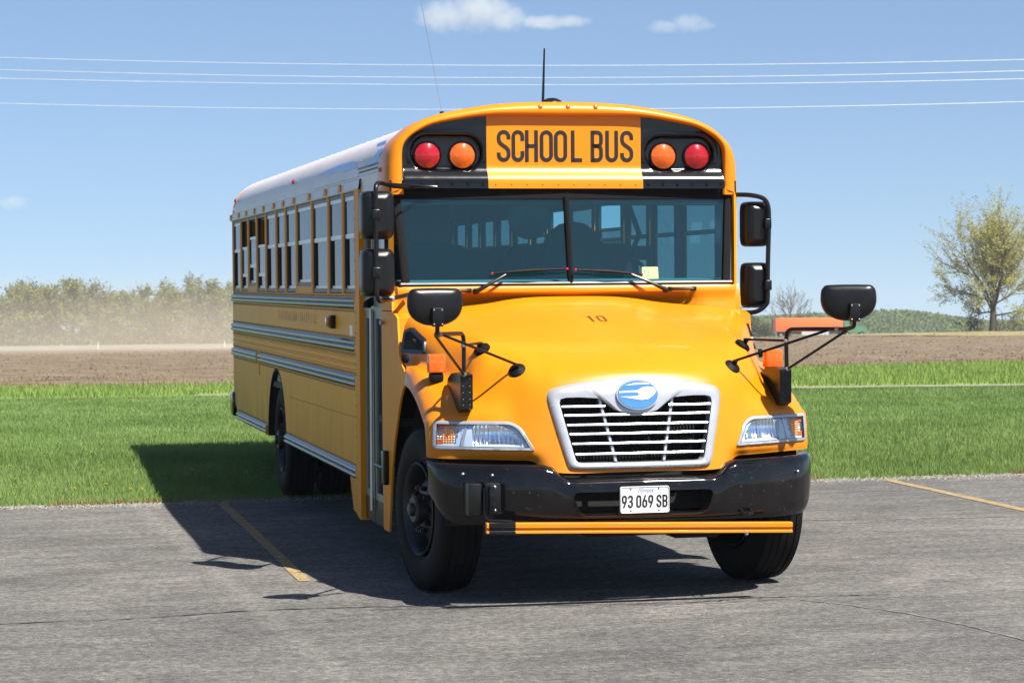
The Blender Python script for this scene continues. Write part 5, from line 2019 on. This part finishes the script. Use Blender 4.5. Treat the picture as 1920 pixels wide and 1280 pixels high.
def lawn_pts(n):
    t = 19.5 * (45.85 / 19.5) ** (rng.random(n) ** 1.15)
    l = rng.uniform(-1, 1, n) * (.27 * t + 3)
    x = CAMXY[0] + FWDH[0] * t + RGTH[0] * l
    y = CAMXY[1] + FWDH[1] * t + RGTH[1] * l
    z0 = np.array([plane_z(a, b) for a, b in zip(x, y)])
    B = np.stack([x, y, z0], 1) @ TILT
    ye = np.interp(B[:, 0], [-60, -3.74, -1.7, 3.9, 6.3, 60], [6.5, 6.83, 6.83, 7.24, 7.28, 8.0])
    k = B[:, 1] > ye + .05 + .05 * np.sin(B[:, 0] * 5) + .08 * rng.random(n) ** 2
    x, y = x[k], y[k]
    z = np.array([H(a, b) for a, b in zip(x, y)])
    return np.stack([x, y, z], 1)


def meadow_pts(n):
    t = rng.uniform(46.0, 76, n)
    l = rng.uniform(-1, 1, n) * (.27 * t + 4)
    keep = (t > 47.9) | (l < -6.3)
    t, l = t[keep], l[keep]
    lim = np.clip(61 + .95 * l + .3 * np.sin(l * 1.3), 54, 76)
    k = t < lim
    t, l = t[k], l[k]
    x = CAMXY[0] + FWDH[0] * t + RGTH[0] * l
    y = CAMXY[1] + FWDH[1] * t + RGTH[1] * l
    return np.stack([x, y, np.array([H(a, b) for a, b in zip(x, y)])], 1)


def straw_pts(n):
    l = rng.uniform(-20, 20, n)
    lim = np.clip(61 + .95 * l + .3 * np.sin(l * 1.3), 54, 76)
    t = lim + rng.normal(0, .6, n)
    x = CAMXY[0] + FWDH[0] * t + RGTH[0] * l
    y = CAMXY[1] + FWDH[1] * t + RGTH[1] * l
    return np.stack([x, y, np.array([H(a, b) for a, b in zip(x, y)])], 1)


def edge_pts(n):
    X = rng.uniform(-7, 11, n)
    Y = np.interp(X, [-60, -3.74, -1.7, 3.9, 6.3, 60], [6.5, 6.83, 6.83, 7.24, 7.28, 8.0]) + rng.gamma(1.6, .06, n)
    k = (np.sin(X * 1.9 + .7) + .6 * np.sin(X * 4.1)) > .1
    W = np.stack([X[k], Y[k], np.full(k.sum(), GZ)], 1) @ TILT.T
    W[:, 2] = [H(a, b) for a, b in W[:, :2]]
    return W


blades("grass", M_grass, 780000, lawn_pts, .028, .062, .0036, "short green blades of the mown lawn", "grass")
blades("meadow_grass", M_grass2, 110000, meadow_pts, .08, .17, .006, "taller bright grass in the strip before the field", "grass")
blades("dry_tufts", M_straw, 1500, straw_pts, .12, .26, .005, "dry stalks standing along the field edge", "grass")
blades("dry_edge_grass", M_straw, 9000, edge_pts, .03, .07, .004, "yellowed grass tufts along the asphalt edge", "grass")

# clods thrown up on the near part of the ploughed field
g = np.random.default_rng(3)
n = 24000
l = g.uniform(-32, 32, n)
t = np.clip(61 + .95 * l + .3 * np.sin(l * 1.3), 54, 76) + 190 * g.random(n) ** 2.4
V, F = [], []
mb = MB()
for i in range(n):
    x, y = tl(t[i], l[i] * t[i] / 65)
    z = H(x, y) + .02
    r = g.uniform(.02, .085) * (t[i] / 75) ** .8
    a = g.uniform(0, 6.3)
    mb.v += [(x + r * math.cos(a + q), y + r * math.sin(a + q), z - .02) for q in (0, 2.1, 4.2)] + [(x + g.uniform(-.3, .3) * r, y + g.uniform(-.3, .3) * r, z + r * g.uniform(.5, 1.0))]
    k = i * 4
    mb.f += [(k, k + 1, k + 3), (k + 1, k + 2, k + 3), (k + 2, k, k + 3)]
tag(mb.build("soil_clods", M_field, None, 0, False), "clods of turned earth on the near part of the ploughed field", "soil", kind="stuff")

# dandelions
M_petal = simple("dandelion_petals", (.85, .62, .02), .7, var=.15, vscale=60)
M_stem = simple("dandelion_stem", (.10, .20, .03), .6)
spots = [(-3.05, 7.6), (-2.75, 7.9), (-2.55, 7.4), (-2.45, 7.35), (-1.85, 8.9), (-1.35, 8.6), (-.62, 8.4), (-2.0, 11.4), (-1.2, 11.8), (3.9, 8.0), (-3.6, 9.6), (-4.3, 9.2)]
proto = None
for i, (X, Y) in enumerate(spots):
    w = TILT @ np.array([X, Y, GZ])
    z = H(w[0], w[1])
    if proto is None:
        root = empty("dandelion")
        MB().tube([(0, 0, 0), (.004, .002, .05), (.006, .0, .10)], .003, 5).build("stem", M_stem, root)
        fl = MB()
        for k in range(16):
            a = 2 * math.pi * k / 16
            for rr, hh in ((.030, .104), (.018, .114)):
                fl.add([(.006, 0, .098), (.006 + rr * math.cos(a - .18), rr * math.sin(a - .18), hh), (.006 + rr * math.cos(a + .18), rr * math.sin(a + .18), hh)], [(0, 1, 2)])
        fl.build("flower_head", M_petal, root, 0, False)
        proto = root
    else:
        root = proto.copy()
        COL.objects.link(root)
        for c in proto.children:
            d = c.copy()
            COL.objects.link(d)
            d.parent = root
    root.location = (w[0], w[1], z)
    root.rotation_euler = (0, 0, random.uniform(0, 6))
    root.scale = (.62, .62, .85)
    tag(root, "small yellow dandelion flowering in the lawn behind the lot", "flower", "dandelions in the lawn")
# ================================================================== TREES
M_bark = patch_mat("grey_brown_bark", [(.3, (.07, .055, .042)), (.7, (.15, .12, .095))], 3, 5, .9, (1, 1, .3), .5)
M_twig = patch_mat("pale_twigs", [(.3, (.17, .135, .105)), (.7, (.27, .22, .175))], 1, 3, .9)
M_leafA = leaf_mat("fresh_yellow_green_leaves", [(.25, (.38, .39, .09)), (.5, (.54, .53, .15)), (.75, (.72, .66, .24))], .35, .45)
M_leafB = leaf_mat("hazy_spring_leaves", [(.25, (.20, .22, .05)), (.5, (.32, .33, .09)), (.75, (.44, .42, .15))], .12, .4)
M_leafC = leaf_mat("far_green_woods", [(.25, (.10, .15, .03)), (.5, (.17, .23, .05)), (.75, (.27, .32, .09))], .012, .35)
M_leafD = leaf_mat("olive_scrub_leaves", [(.25, (.09, .10, .03)), (.75, (.19, .19, .07))], .3, .35)


class Tree:
    def __init__(s, seed):
        s.r = random.Random(seed)
        s.wood, s.tips = MB(), []
        s.twig = MB()

    def limb(s, p, d, L, r, lev, maxlev, spread, up, nseg=4, kids=(7, 6, 5, 4)):
        R = s.r
        pts, rs = [np.array(p, float)], [r]
        d = np.array(d, float)
        for i in range(nseg):
            d = _n(d + np.array([R.gauss(0, .13), R.gauss(0, .13), R.gauss(0, .08) + up * .10]))
            pts.append(pts[-1] + d * L / nseg)
            rs.append(max(s.rmin, r * (1 - .62 * (i + 1) / nseg)))
        (s.wood if lev < 2 else s.twig).tube(pts, rs, 7 if lev == 0 else (5 if lev == 1 else 3), caps=False)
        if lev >= maxlev:
            for q in pts[1:]:
                s.tips.append(q)
            return
        n = kids[min(lev, len(kids) - 1)]
        for k in range(n):
            u = (.30 if lev == 0 else .22) + (.70 if lev == 0 else .78) * (k + R.random() * .8) / n
            u = min(u, .99)
            f = u * nseg
            i = min(int(f), nseg - 1)
            q = pts[i] * (1 - (f - i)) + pts[i + 1] * (f - i)
            dd = _n(pts[i + 1] - pts[i])
            a = R.uniform(0, 2 * math.pi) if lev == 0 else R.uniform(0, 2 * math.pi)
            side = _n(np.cross(dd, np.array([math.cos(a), math.sin(a), .3])))
            ang = spread * R.uniform(.7, 1.25)
            nd = _n(dd * math.cos(ang) + side * math.sin(ang))
            rr = np.interp(f, range(nseg + 1), rs)
            s.limb(q, nd, L * R.uniform(.48, .70) * (1.1 - .45 * u if lev == 0 else 1), rr * .62, lev + 1, maxlev, spread, up, max(3, nseg - 1), kids)


def leaf_cloud(tips, n, size, jit, seed, flat=.5):
    g = np.random.default_rng(seed)
    T = np.array(tips)
    c = T[g.integers(0, len(T), n)] + g.normal(0, jit, (n, 3))
    a = g.normal(0, 1, (n, 3))
    a /= np.linalg.norm(a, axis=1)[:, None]
    b = np.cross(a, g.normal(0, 1, (n, 3)))
    b /= np.linalg.norm(b, axis=1)[:, None]
    sz = size * g.uniform(.5, 1.3, n)[:, None]
    V = np.zeros((n * 4, 3))
    V[0::4] = c - a * sz
    V[1::4] = c + b * sz * .55
    V[2::4] = c + a * sz
    V[3::4] = c - b * sz * .55
    return V


def quad_mesh(name, V, mat):
    m = len(V) // 4
    me = bpy.data.meshes.new(name)
    me.vertices.add(m * 4)
    me.vertices.foreach_set("co", V.astype(np.float32).ravel())
    me.loops.add(m * 4)
    me.loops.foreach_set("vertex_index", np.arange(m * 4, dtype=np.int32))
    me.polygons.add(m)
    me.polygons.foreach_set("loop_start", np.arange(0, m * 4, 4, dtype=np.int32))
    me.polygons.foreach_set("loop_total", np.full(m, 4, dtype=np.int32))
    me.update()
    me.validate()
    me.materials.append(mat)
    return me


def link(name, me, parent):
    o = bpy.data.objects.new(name, me)
    COL.objects.link(o)
    o.parent = parent
    return o


def place(root, px, depth, sc=1.0, rot=0.0, dz=-.15):
    p = at(px, depth)
    root.location = (p[0], p[1], H(p[0], p[1]) + dz)
    root.scale = (sc, sc, sc)
    root.rotation_euler = (0, 0, rot)


# the lone tree at the right edge
t = Tree(21)
t.rmin = .012
Rn = random.Random(5)
trunk = [(0, 0, 0), (.05, .0, 1.2), (-.03, .05, 2.5), (.05, 0, 3.8), (.12, 0, 5.2), (.05, .05, 7.0), (.1, 0, 9.5), (.0, 0, 12.0)]
t.wood.tube(trunk, [.58, .46, .42, .34, .22, .15, .08, .03], 9, caps=False)
for k in range(9):                      # ascending limbs that fan out into the crown
    a = k * 2.4 + Rn.uniform(-.3, .3)
    u = k / 8
    el = .84 + .42 * u + Rn.uniform(-.10, .10)
    d = (math.cos(a) * math.cos(el), math.sin(a) * math.cos(el), math.sin(el))
    t.limb((.03, 0, 2.7 + 3.0 * u), d, (9.2 - 2.6 * u) * Rn.uniform(.85, 1.08), .20 - .07 * u, 1, 3, .50, .45, 7, (0, 11, 7))
for k in range(7):                      # long low side limbs
    a = k * 2.4 + 1.1
    u = k / 6
    el = .12 + .40 * u + Rn.uniform(-.06, .10)
    d = (math.cos(a) * math.cos(el), math.sin(a) * math.cos(el), math.sin(el))
    t.limb((.03, 0, 2.3 + 2.6 * u), d, (6.2 - .4 * u) * Rn.uniform(.85, 1.1), .13, 1, 3, .48, .30, 6, (0, 9, 6))
root = empty("field_tree")
link("trunk", t.wood.mesh("trunk", M_bark, 60, False), root)
link("branches", t.twig.mesh("branches", M_twig, 0, False), root)
link("crown", quad_mesh("crown", leaf_cloud(t.tips, 30000, .125, .17, 4), M_leafA), root)
place(root, 1862, 232, .79, 4.3)
tag(root, "tall spreading tree with thin spring leaves alone beside the field", "tree")
NLONE = len(t.tips)

# scrub at its foot
def shrub(name, px, depth, w, h, n, mat, label, seed, cat="shrub", size=.13):
    g = np.random.default_rng(seed)
    root = empty(name)
    tips = []
    st = MB()
    for k in range(int(10 + w * 3)):
        a, rr = g.uniform(0, 6.28), g.random() ** .5 * w / 2
        p = np.array([math.cos(a) * rr * .6, math.sin(a) * rr * .6, 0])
        q = np.array([math.cos(a) * rr, math.sin(a) * rr, h * g.uniform(.5, 1.0) * (1 - .35 * (2 * rr / w) ** 2)])
        m_ = (p + q) / 2 + g.normal(0, .1, 3)
        st.tube([p, m_, q], [.04, .025, .012], 4, caps=False)
        for u in np.linspace(.35, 1, 6):
            tips.append(p * (1 - u) ** 2 + 2 * m_ * u * (1 - u) + q * u * u)
    link("stems", st.mesh("stems", M_twig, 0, False), root)
    if n:
        link("foliage", quad_mesh("foliage", leaf_cloud(tips, n, size, w * .07, seed), mat), root)
    place(root, px, depth)
    tag(root, label, cat)
    return root


shrub("scrub", 1822, 236, 3.0, 3.0, 260, M_leafD, "dark scrubby bush left of the lone tree's trunk", 31)
shrub("scrub", 1893, 238, 3.6, 3.0, 260, M_leafD, "scrubby bush right of the lone tree's trunk", 32)

# trees of the wood on the left, in four kinds shared by all of them
kinds = []
for sd, hh, mat, nl in ((41, 13.5, M_leafB, 1500), (42, 12.5, M_leafB, 1800), (43, 14.5, M_leafB, 900), (44, 12.0, M_leafB, 600)):
    t = Tree(sd)
    t.rmin = .03
    t.wood.tube([(0, 0, 0), (.1, 0, hh * .25), (-.1, .1, hh * .5), (.1, 0, hh * .8), (0, 0, hh * .97)], [.35, .28, .2, .10, .04], 6, caps=False)
    for k in range(13):
        u = k / 12
        a, el = k * 2.4, .25 + 1.0 * u
        t.limb((0, 0, hh * (.22 + .68 * u)), (math.cos(a) * math.cos(el), math.sin(a) * math.cos(el), math.sin(el)), hh * (.44 - .25 * u), .16 - .1 * u, 1, 3, .65, .7, 4, (0, 6, 4))
    kinds.append((t.wood.mesh("trunk", M_bark, 60, False), t.twig.mesh("branches", M_twig, 0, False), quad_mesh("crown", leaf_cloud(t.tips, nl, .34, .40, sd), mat)))
g = np.random.default_rng(77)
pos = []
for k in range(27):
    pos.append((-60 + k * 21.5 + g.uniform(-8, 8), g.uniform(476, 500), g.uniform(.70, .93), g.integers(0, 4)))
for k in range(16):
    pos.append((-40 + k * 34 + g.uniform(-12, 12), g.uniform(505, 540), g.uniform(.80, 1.0), g.integers(0, 3)))
for px, dep, sc, kd in pos:
    root = empty("wood_tree")
    for nm, me in zip(("trunk", "branches", "crown"), kinds[kd]):
        link(nm, me, root)
    hill = 1.0 - .22 * math.exp(-((px - 60) / 60) ** 2) * 0 + .10 * math.sin(px / 55.0)
    place(root, px, dep, sc * hill, g.uniform(0, 6.3), -.3)
    tag(root, "hazy spring tree in the wood across the dusty field", "tree", "trees of the far wood on the left")


# undergrowth of that wood: nobody could count it
def brush(name, px0, px1, d0, d1, h, n, size, mat, label, seed, ridge=None):
    g = np.random.default_rng(seed)
    pxs, dep = g.uniform(px0, px1, n), g.uniform(d0, d1, n)
    P = CAMXY[None, :] + FWDH[None, :] * dep[:, None] + RGTH[None, :] * ((pxs - CXP) / FPX * dep)[:, None]
    top = h * (.75 + .25 * np.sin(pxs * .09 + 2 * np.sin(pxs * .031))) if ridge is None else np.array([ridge(a) for a in pxs])
    P[:, 2] = [H(a, b) for a, b in P[:, :2]]
    P[:, 2] += top * g.random(n) ** .8
    a = g.normal(0, 1, (n, 3))
    a /= np.linalg.norm(a, axis=1)[:, None]
    b = np.cross(a, g.normal(0, 1, (n, 3)))
    b /= np.linalg.norm(b, axis=1)[:, None]
    sz = size * g.uniform(.5, 1.3, n)[:, None]
    V = np.zeros((n * 4, 3))
    V[0::4], V[1::4], V[2::4], V[3::4] = P - a * sz, P + b * sz * .6, P + a * sz, P - b * sz * .6
    o = bpy.data.objects.new(name, quad_mesh(name, V, mat))
    COL.objects.link(o)
    tag(o, label, "undergrowth", kind="stuff")
    return o


brush("undergrowth", -160, 600, 470, 520, 5.5, 9000, .5, M_leafD, "brushy undergrowth along the foot of the far wood", 5)
brush("far_woods", 1380, 2050, 800, 930, 9, 22000, .62, M_leafC, "low green wood along the skyline on the right", 6,
      lambda p: float(np.interp(p, [1380, 1560, 1640, 1690, 1730, 1800, 1850, 2050], [6.5, 7.6, 8.2, 8.4, 7.6, 5.6, 4.2, 3.4])))
brush("roadside_scrub", 1385, 1452, 470, 490, 5.5, 2600, .38, M_leafD, "olive scrub beside the road right of the bus", 8,
      lambda p: float(np.interp(p, [1385, 1400, 1425, 1445, 1452], [6.8, 6.0, 4.2, 3.2, 2.0])))

# bare tree behind the road
t = Tree(61)
t.rmin = .028
t.wood.tube([(0, 0, 0), (0, 0, 2), (.1, 0, 4), (0, 0, 6)], [.22, .19, .14, .08], 6, caps=False)
for k in range(11):
    a, el = k * 2.4, .55 + .07 * k
    t.limb((0, 0, 1.6 + .38 * k), (math.cos(a) * math.cos(el), math.sin(a) * math.cos(el), math.sin(el)), 4.6 - .16 * k, .09, 1, 3, .5, .8, 4, (0, 6, 4))
root = empty("bare_tree")
link("trunk", t.wood.mesh("trunk", M_twig, 60, False), root)
link("branches", t.twig.mesh("branches", M_twig, 0, False), root)
place(root, 1482, 480, 1.15, .4)
tag(root, "leafless pale tree standing behind the orange trailer", "tree")

# ================================================================== ROAD THINGS
M_trailer = simple("orange_trailer_panels", (1.2, .21, .02), .5, var=.05, vscale=.5)
M_rust = simple("dark_red_trailer_end", (.22, .06, .05), .6, var=.1)
M_cab = simple("green_truck_paint", (.10, .27, .12), .35, coat=.4, var=.1)
M_skirt = simple("pale_trailer_skirt", (.62, .60, .56), .6, var=.08)
tr = empty("semi_truck")
p = at(1537, 452)
tr.location = (p[0], p[1], H(p[0], p[1]) + .82)
tr.rotation_euler = (0, 0, math.atan2(RGTH[1], RGTH[0]))
mb = MB()
mb.rbox(-8.6, 4.3, -1.25, 1.25, 1.15, 3.75, .05)
mb.build("trailer_box", M_trailer, tr)
for k in range(25):
    MB().box(-8.4 + k * .52, -8.34 + k * .52, -1.285, -1.25, 1.2, 3.7).build("trailer_rib", M_trailer, tr, 0)
MB().box(-9.1, -8.62, -1.2, 1.2, 1.1, 3.6).build("trailer_door", M_rust, tr, 0)
MB().box(-3.6, 1.6, -1.22, -1.16, .45, 1.13).build("side_skirt", M_skirt, tr, 0)
MB().box(-8.2, 8.8, -.5, .5, .75, 1.1).build("chassis", M_dark, tr, 0)
mb = MB()
mb.prism([(4.7, .8), (4.7, 3.5), (5.0, 3.75), (6.3, 3.6), (6.9, 2.5), (7.05, 2.2), (8.7, 1.95), (8.95, 1.6), (8.95, .8)], lambda a, b, d: (a, d, b), -1.15, 1.15)
mb.build("cab", M_cab, tr, 25)
MB().prism([(5.6, 2.3), (5.6, 3.1), (6.45, 3.1), (6.75, 2.3)], lambda a, b, d: (a, d, b), -1.17, -1.155).build("cab_window", M_winglass, tr, 0)
MB().tube([(4.85, -.9, 1.2), (4.85, -.9, 4.0)], .09, 8).build("exhaust_stack", M_steel, tr)
for x in (-7.6, -6.4, 4.0, 5.2, 8.0):
    for y in (-1.05, 1.05):
        MB().lathe([(-.15, .2), (-.15, .5), (.15, .5), (.15, .2)], (x, y, .5), (0, 1, 0), 18).build("wheel", M_tyre, tr)
        MB().lathe([(-.16, 0), (-.16, .22), (-.10, .27)], (x, y, .5), (0, 1 if y < 0 else -1, 0), 14).build("rim", M_alu, tr)
tag(tr, "distant semi truck with orange trailer and green cab on the road", "truck")

for px, lab in ((184, "short white marker post by the road in the dust"), (421, "short white marker post by the road just left of the bus"), (934 + 870, None)):
    if lab is None:
        continue
    root = empty("marker_post")
    p = at(px, 441)
    root.location = (p[0], p[1], H(p[0], p[1]))
    MB().prism([(-.11, 0), (.11, 0), (.11, 1.35), (.0, 1.45), (-.11, 1.35)], lambda a, b, d: (a, d, b), -.05, .05).build("post", M_white, root, 0)
    MB().box(-.08, .08, -.06, -.051, 1.1, 1.28).build("reflector", M_marker, root, 0)
    tag(root, lab, "post")

# ================================================================== POWER LINES
M_wire = simple("weathered_aluminium_wire", (.80, .80, .80), .45, metal=.2, var=.1)
for yl, ym, yr, lab in ((108, 123, 112, "topmost of the four power lines crossing the sky"), (131, 146, 133, "second power line from the top crossing the sky"),
                        (147, 159.5, 148, "third power line from the top crossing the sky"), (194, 205.5, 191, "lowest power line, passing just behind the bus roof")):
    dep = 82.0
    q = np.polyfit([0, 960, 1920], [yl, ym, yr], 2)
    P = []
    for px in np.linspace(-3600, 5600, 150):
        w = at(px, dep)
        py = np.polyval(q, px)
        # height that the wire has at that point of its sag
        d = (CAMW + (_Rc @ np.array([(px - CXP) / FPX, (py - CYP) / FPX, 1.0])) * dep)
        P.append((d[0], d[1], d[2]))
    o = MB().tube(P, .009, 5).build("power_line", M_wire, None)
    tag(o, lab, "power line", "power lines")
# ================================================================== AIR
scene.cycles.volume_bounces = 1
scene.cycles.volume_max_steps = 96


def vol_mat(name, col, density, aniso=.2):
    m = bpy.data.materials.new(name)
    m.use_nodes = True
    nt = m.node_tree
    nt.nodes.clear()
    out = nt.nodes.new("ShaderNodeOutputMaterial")
    v = nt.nodes.new("ShaderNodeVolumePrincipled")
    v.inputs["Color"].default_value = (*col, 1)
    v.inputs["Density"].default_value = density
    v.inputs["Anisotropy"].default_value = aniso
    nt.links.new(v.outputs[0], out.inputs["Volume"])
    return m, nt, v


HAZE_DENSITY = 0.00021
m_, _, _ = vol_mat("thin_haze", (.80, .88, 1.0), HAZE_DENSITY)
# closed box round the camera and the whole scene, laid along the view
c_, s_ = RGTH, FWDH
hz = MB()
vs = []
for z in (-8.0, 24.0):
    for t_, l_ in ((-60, -900), (-60, 900), (1750, 900), (1750, -900)):
        p = CAMXY + FWDH * t_ + RGTH * l_
        vs.append((p[0], p[1], z))
hz.add(vs, [(0, 1, 2, 3), (4, 5, 6, 7), (0, 1, 5, 4), (1, 2, 6, 5), (2, 3, 7, 6), (3, 0, 4, 7)])
tag(hz.build("haze", m_, None, 0), "thin pale haze in the air over the fields", "haze", kind="stuff")

# dust blowing over the ploughed field on the left
m_, nt, v = vol_mat("blowing_field_dust", (.90, .79, .60), .01, .1)
tc = nt.nodes.new("ShaderNodeTexCoord")
sp = nt.nodes.new("ShaderNodeSeparateXYZ")
nt.links.new(tc.outputs["Object"], sp.inputs[0])


def mrange(src, a, b, c, d):
    n = nt.nodes.new("ShaderNodeMapRange")
    n.interpolation_type = 'SMOOTHSTEP'
    for i, x in ((1, a), (2, b), (3, c), (4, d)):
        n.inputs[i].default_value = x
    nt.links.new(src, n.inputs[0])
    return n.outputs[0]


def mmul(a, b):
    n = nt.nodes.new("ShaderNodeMath")
    n.operation = 'MULTIPLY'
    nt.links.new(a, n.inputs[0])
    if hasattr(b, "links"):
        nt.links.new(b, n.inputs[1])
    else:
        n.inputs[1].default_value = b
    return n.outputs[0]


no = nt.nodes.new("ShaderNodeTexNoise")
no.inputs["Scale"].default_value = .035
no.inputs["Detail"].default_value = 3
nt.links.new(tc.outputs["Object"], no.inputs["Vector"])
den = mmul(mrange(sp.outputs[2], 0, 11, 1, 0), mrange(no.outputs[0], .32, .68, .25, 1))
den = mmul(den, mrange(sp.outputs[0], -70, -10, .25, 1.0))
den = mmul(den, mrange(sp.outputs[0], 20, 66, 1, 0))
den = mmul(den, mrange(sp.outputs[1], -215, -60, 0, 1))
DUST = .0046
nt.links.new(mmul(den, DUST), v.inputs["Density"])
dc = MB()
dc.rbox(-90, 68, -220, 100, -2.0, 15, 1.5, 1)
o = dc.build("dust_cloud", m_, None, 0)
p = at(330, 330)
o.location = (p[0], p[1], H(p[0], p[1]))
o.rotation_euler = (0, 0, math.atan2(RGTH[1], RGTH[0]))
tag(o, "tan dust blowing low across the field on the left", "dust", kind="stuff")

# ================================================================== CLOUDS


def cloud(px, py, w, h, dep, label, seed, dens, lobes):
    d = CAMW + (_Rc @ np.array([(px - CXP) / FPX, (py - CYP) / FPX, 1.0])) * dep
    k = dep / FPX
    m, nt, v = vol_mat("cloud_vapour", (1, 1, 1), .01, .3)
    tc = nt.nodes.new("ShaderNodeTexCoord")
    g = np.random.default_rng(seed)
    # density: soft lobes worn away by noise
    tot = None
    nz = nt.nodes.new("ShaderNodeTexNoise")
    nz.inputs["Scale"].default_value = 2.6 / (h * k)
    nz.inputs["Detail"].default_value = 5
    nz.inputs["Roughness"].default_value = .62
    nt.links.new(tc.outputs["Object"], nz.inputs["Vector"])
    for (x, z, rx, rz) in lobes:
        mp = nt.nodes.new("ShaderNodeMapping")
        mp.inputs["Location"].default_value = (-x / rx, 0, -z / rz)
        mp.inputs["Scale"].default_value = (1 / (rx * k), 1 / (rx * k), 1 / (rz * k))
        nt.links.new(tc.outputs["Object"], mp.inputs[0])
        ln = nt.nodes.new("ShaderNodeVectorMath")
        ln.operation = 'LENGTH'
        nt.links.new(mp.outputs[0], ln.inputs[0])
        mr = nt.nodes.new("ShaderNodeMapRange")
        mr.inputs[1].default_value, mr.inputs[2].default_value = 0, 1
        mr.inputs[3].default_value, mr.inputs[4].default_value = 1, 0
        nt.links.new(ln.outputs["Value"], mr.inputs[0])
        if tot is None:
            tot = mr.outputs[0]
        else:
            mx = nt.nodes.new("ShaderNodeMath")
            mx.operation = 'MAXIMUM'
            nt.links.new(tot, mx.inputs[0])
            nt.links.new(mr.outputs[0], mx.inputs[1])
            tot = mx.outputs[0]
    ad = nt.nodes.new("ShaderNodeMath")
    ad.operation = 'MULTIPLY_ADD'
    nt.links.new(nz.outputs[0], ad.inputs[0])
    ad.inputs[1].default_value = 1.5
    nt.links.new(tot, ad.inputs[2])
    fr = nt.nodes.new("ShaderNodeMapRange")
    fr.interpolation_type = 'SMOOTHSTEP'
    fr.inputs[1].default_value, fr.inputs[2].default_value = .88, 1.45
    fr.inputs[3].default_value, fr.inputs[4].default_value = 0, dens
    nt.links.new(ad.outputs[0], fr.inputs[0])
    mu = nt.nodes.new("ShaderNodeMath")
    mu.operation = 'MULTIPLY'
    nt.links.new(fr.outputs[0], mu.inputs[0])
    cl = nt.nodes.new("ShaderNodeMapRange")
    cl.inputs[1].default_value, cl.inputs[2].default_value = 0, .25
    nt.links.new(tot, cl.inputs[0])
    nt.links.new(cl.outputs[0], mu.inputs[1])
    nt.links.new(mu.outputs[0], v.inputs["Density"])
    mb = MB()
    for (x, z, rx, rz) in lobes:
        pass
    x0, x1 = min(q[0] - q[2] for q in lobes) * k, max(q[0] + q[2] for q in lobes) * k
    z0, z1 = min(q[1] - q[3] for q in lobes) * k, max(q[1] + q[3] for q in lobes) * k
    ry = max(q[2] for q in lobes) * k
    mb.ico(((x0 + x1) / 2, 0, (z0 + z1) / 2), 1.0, 3, ((x1 - x0) * .62, ry * 1.1, (z1 - z0) * .72))
    o = mb.build("cloud", m, None, 0)
    o.location = d
    o.rotation_euler = (0, 0, math.atan2(RGTH[1], RGTH[0]))
    tag(o, label, "cloud", "small clouds in the sky")


cloud(885, 30, 190, 70, 2600, "white puffy cloud with a thin tail above the bus roof", 3, .018,
      [(-50, 0, 75, 42), (15, 10, 85, 52), (60, -6, 65, 32), (130, -14, 65, 18), (185, -12, 50, 15)])
cloud(1272, 46, 125, 44, 2600, "small flat cloud right of the bus roof", 9, .013, [(-25, -4, 45, 18), (18, 2, 48, 25), (48, -3, 30, 14)])
cloud(22, 380, 60, 36, 2600, "faint wisp of cloud low at the left edge", 12, .014, [(0, 0, 42, 20)])
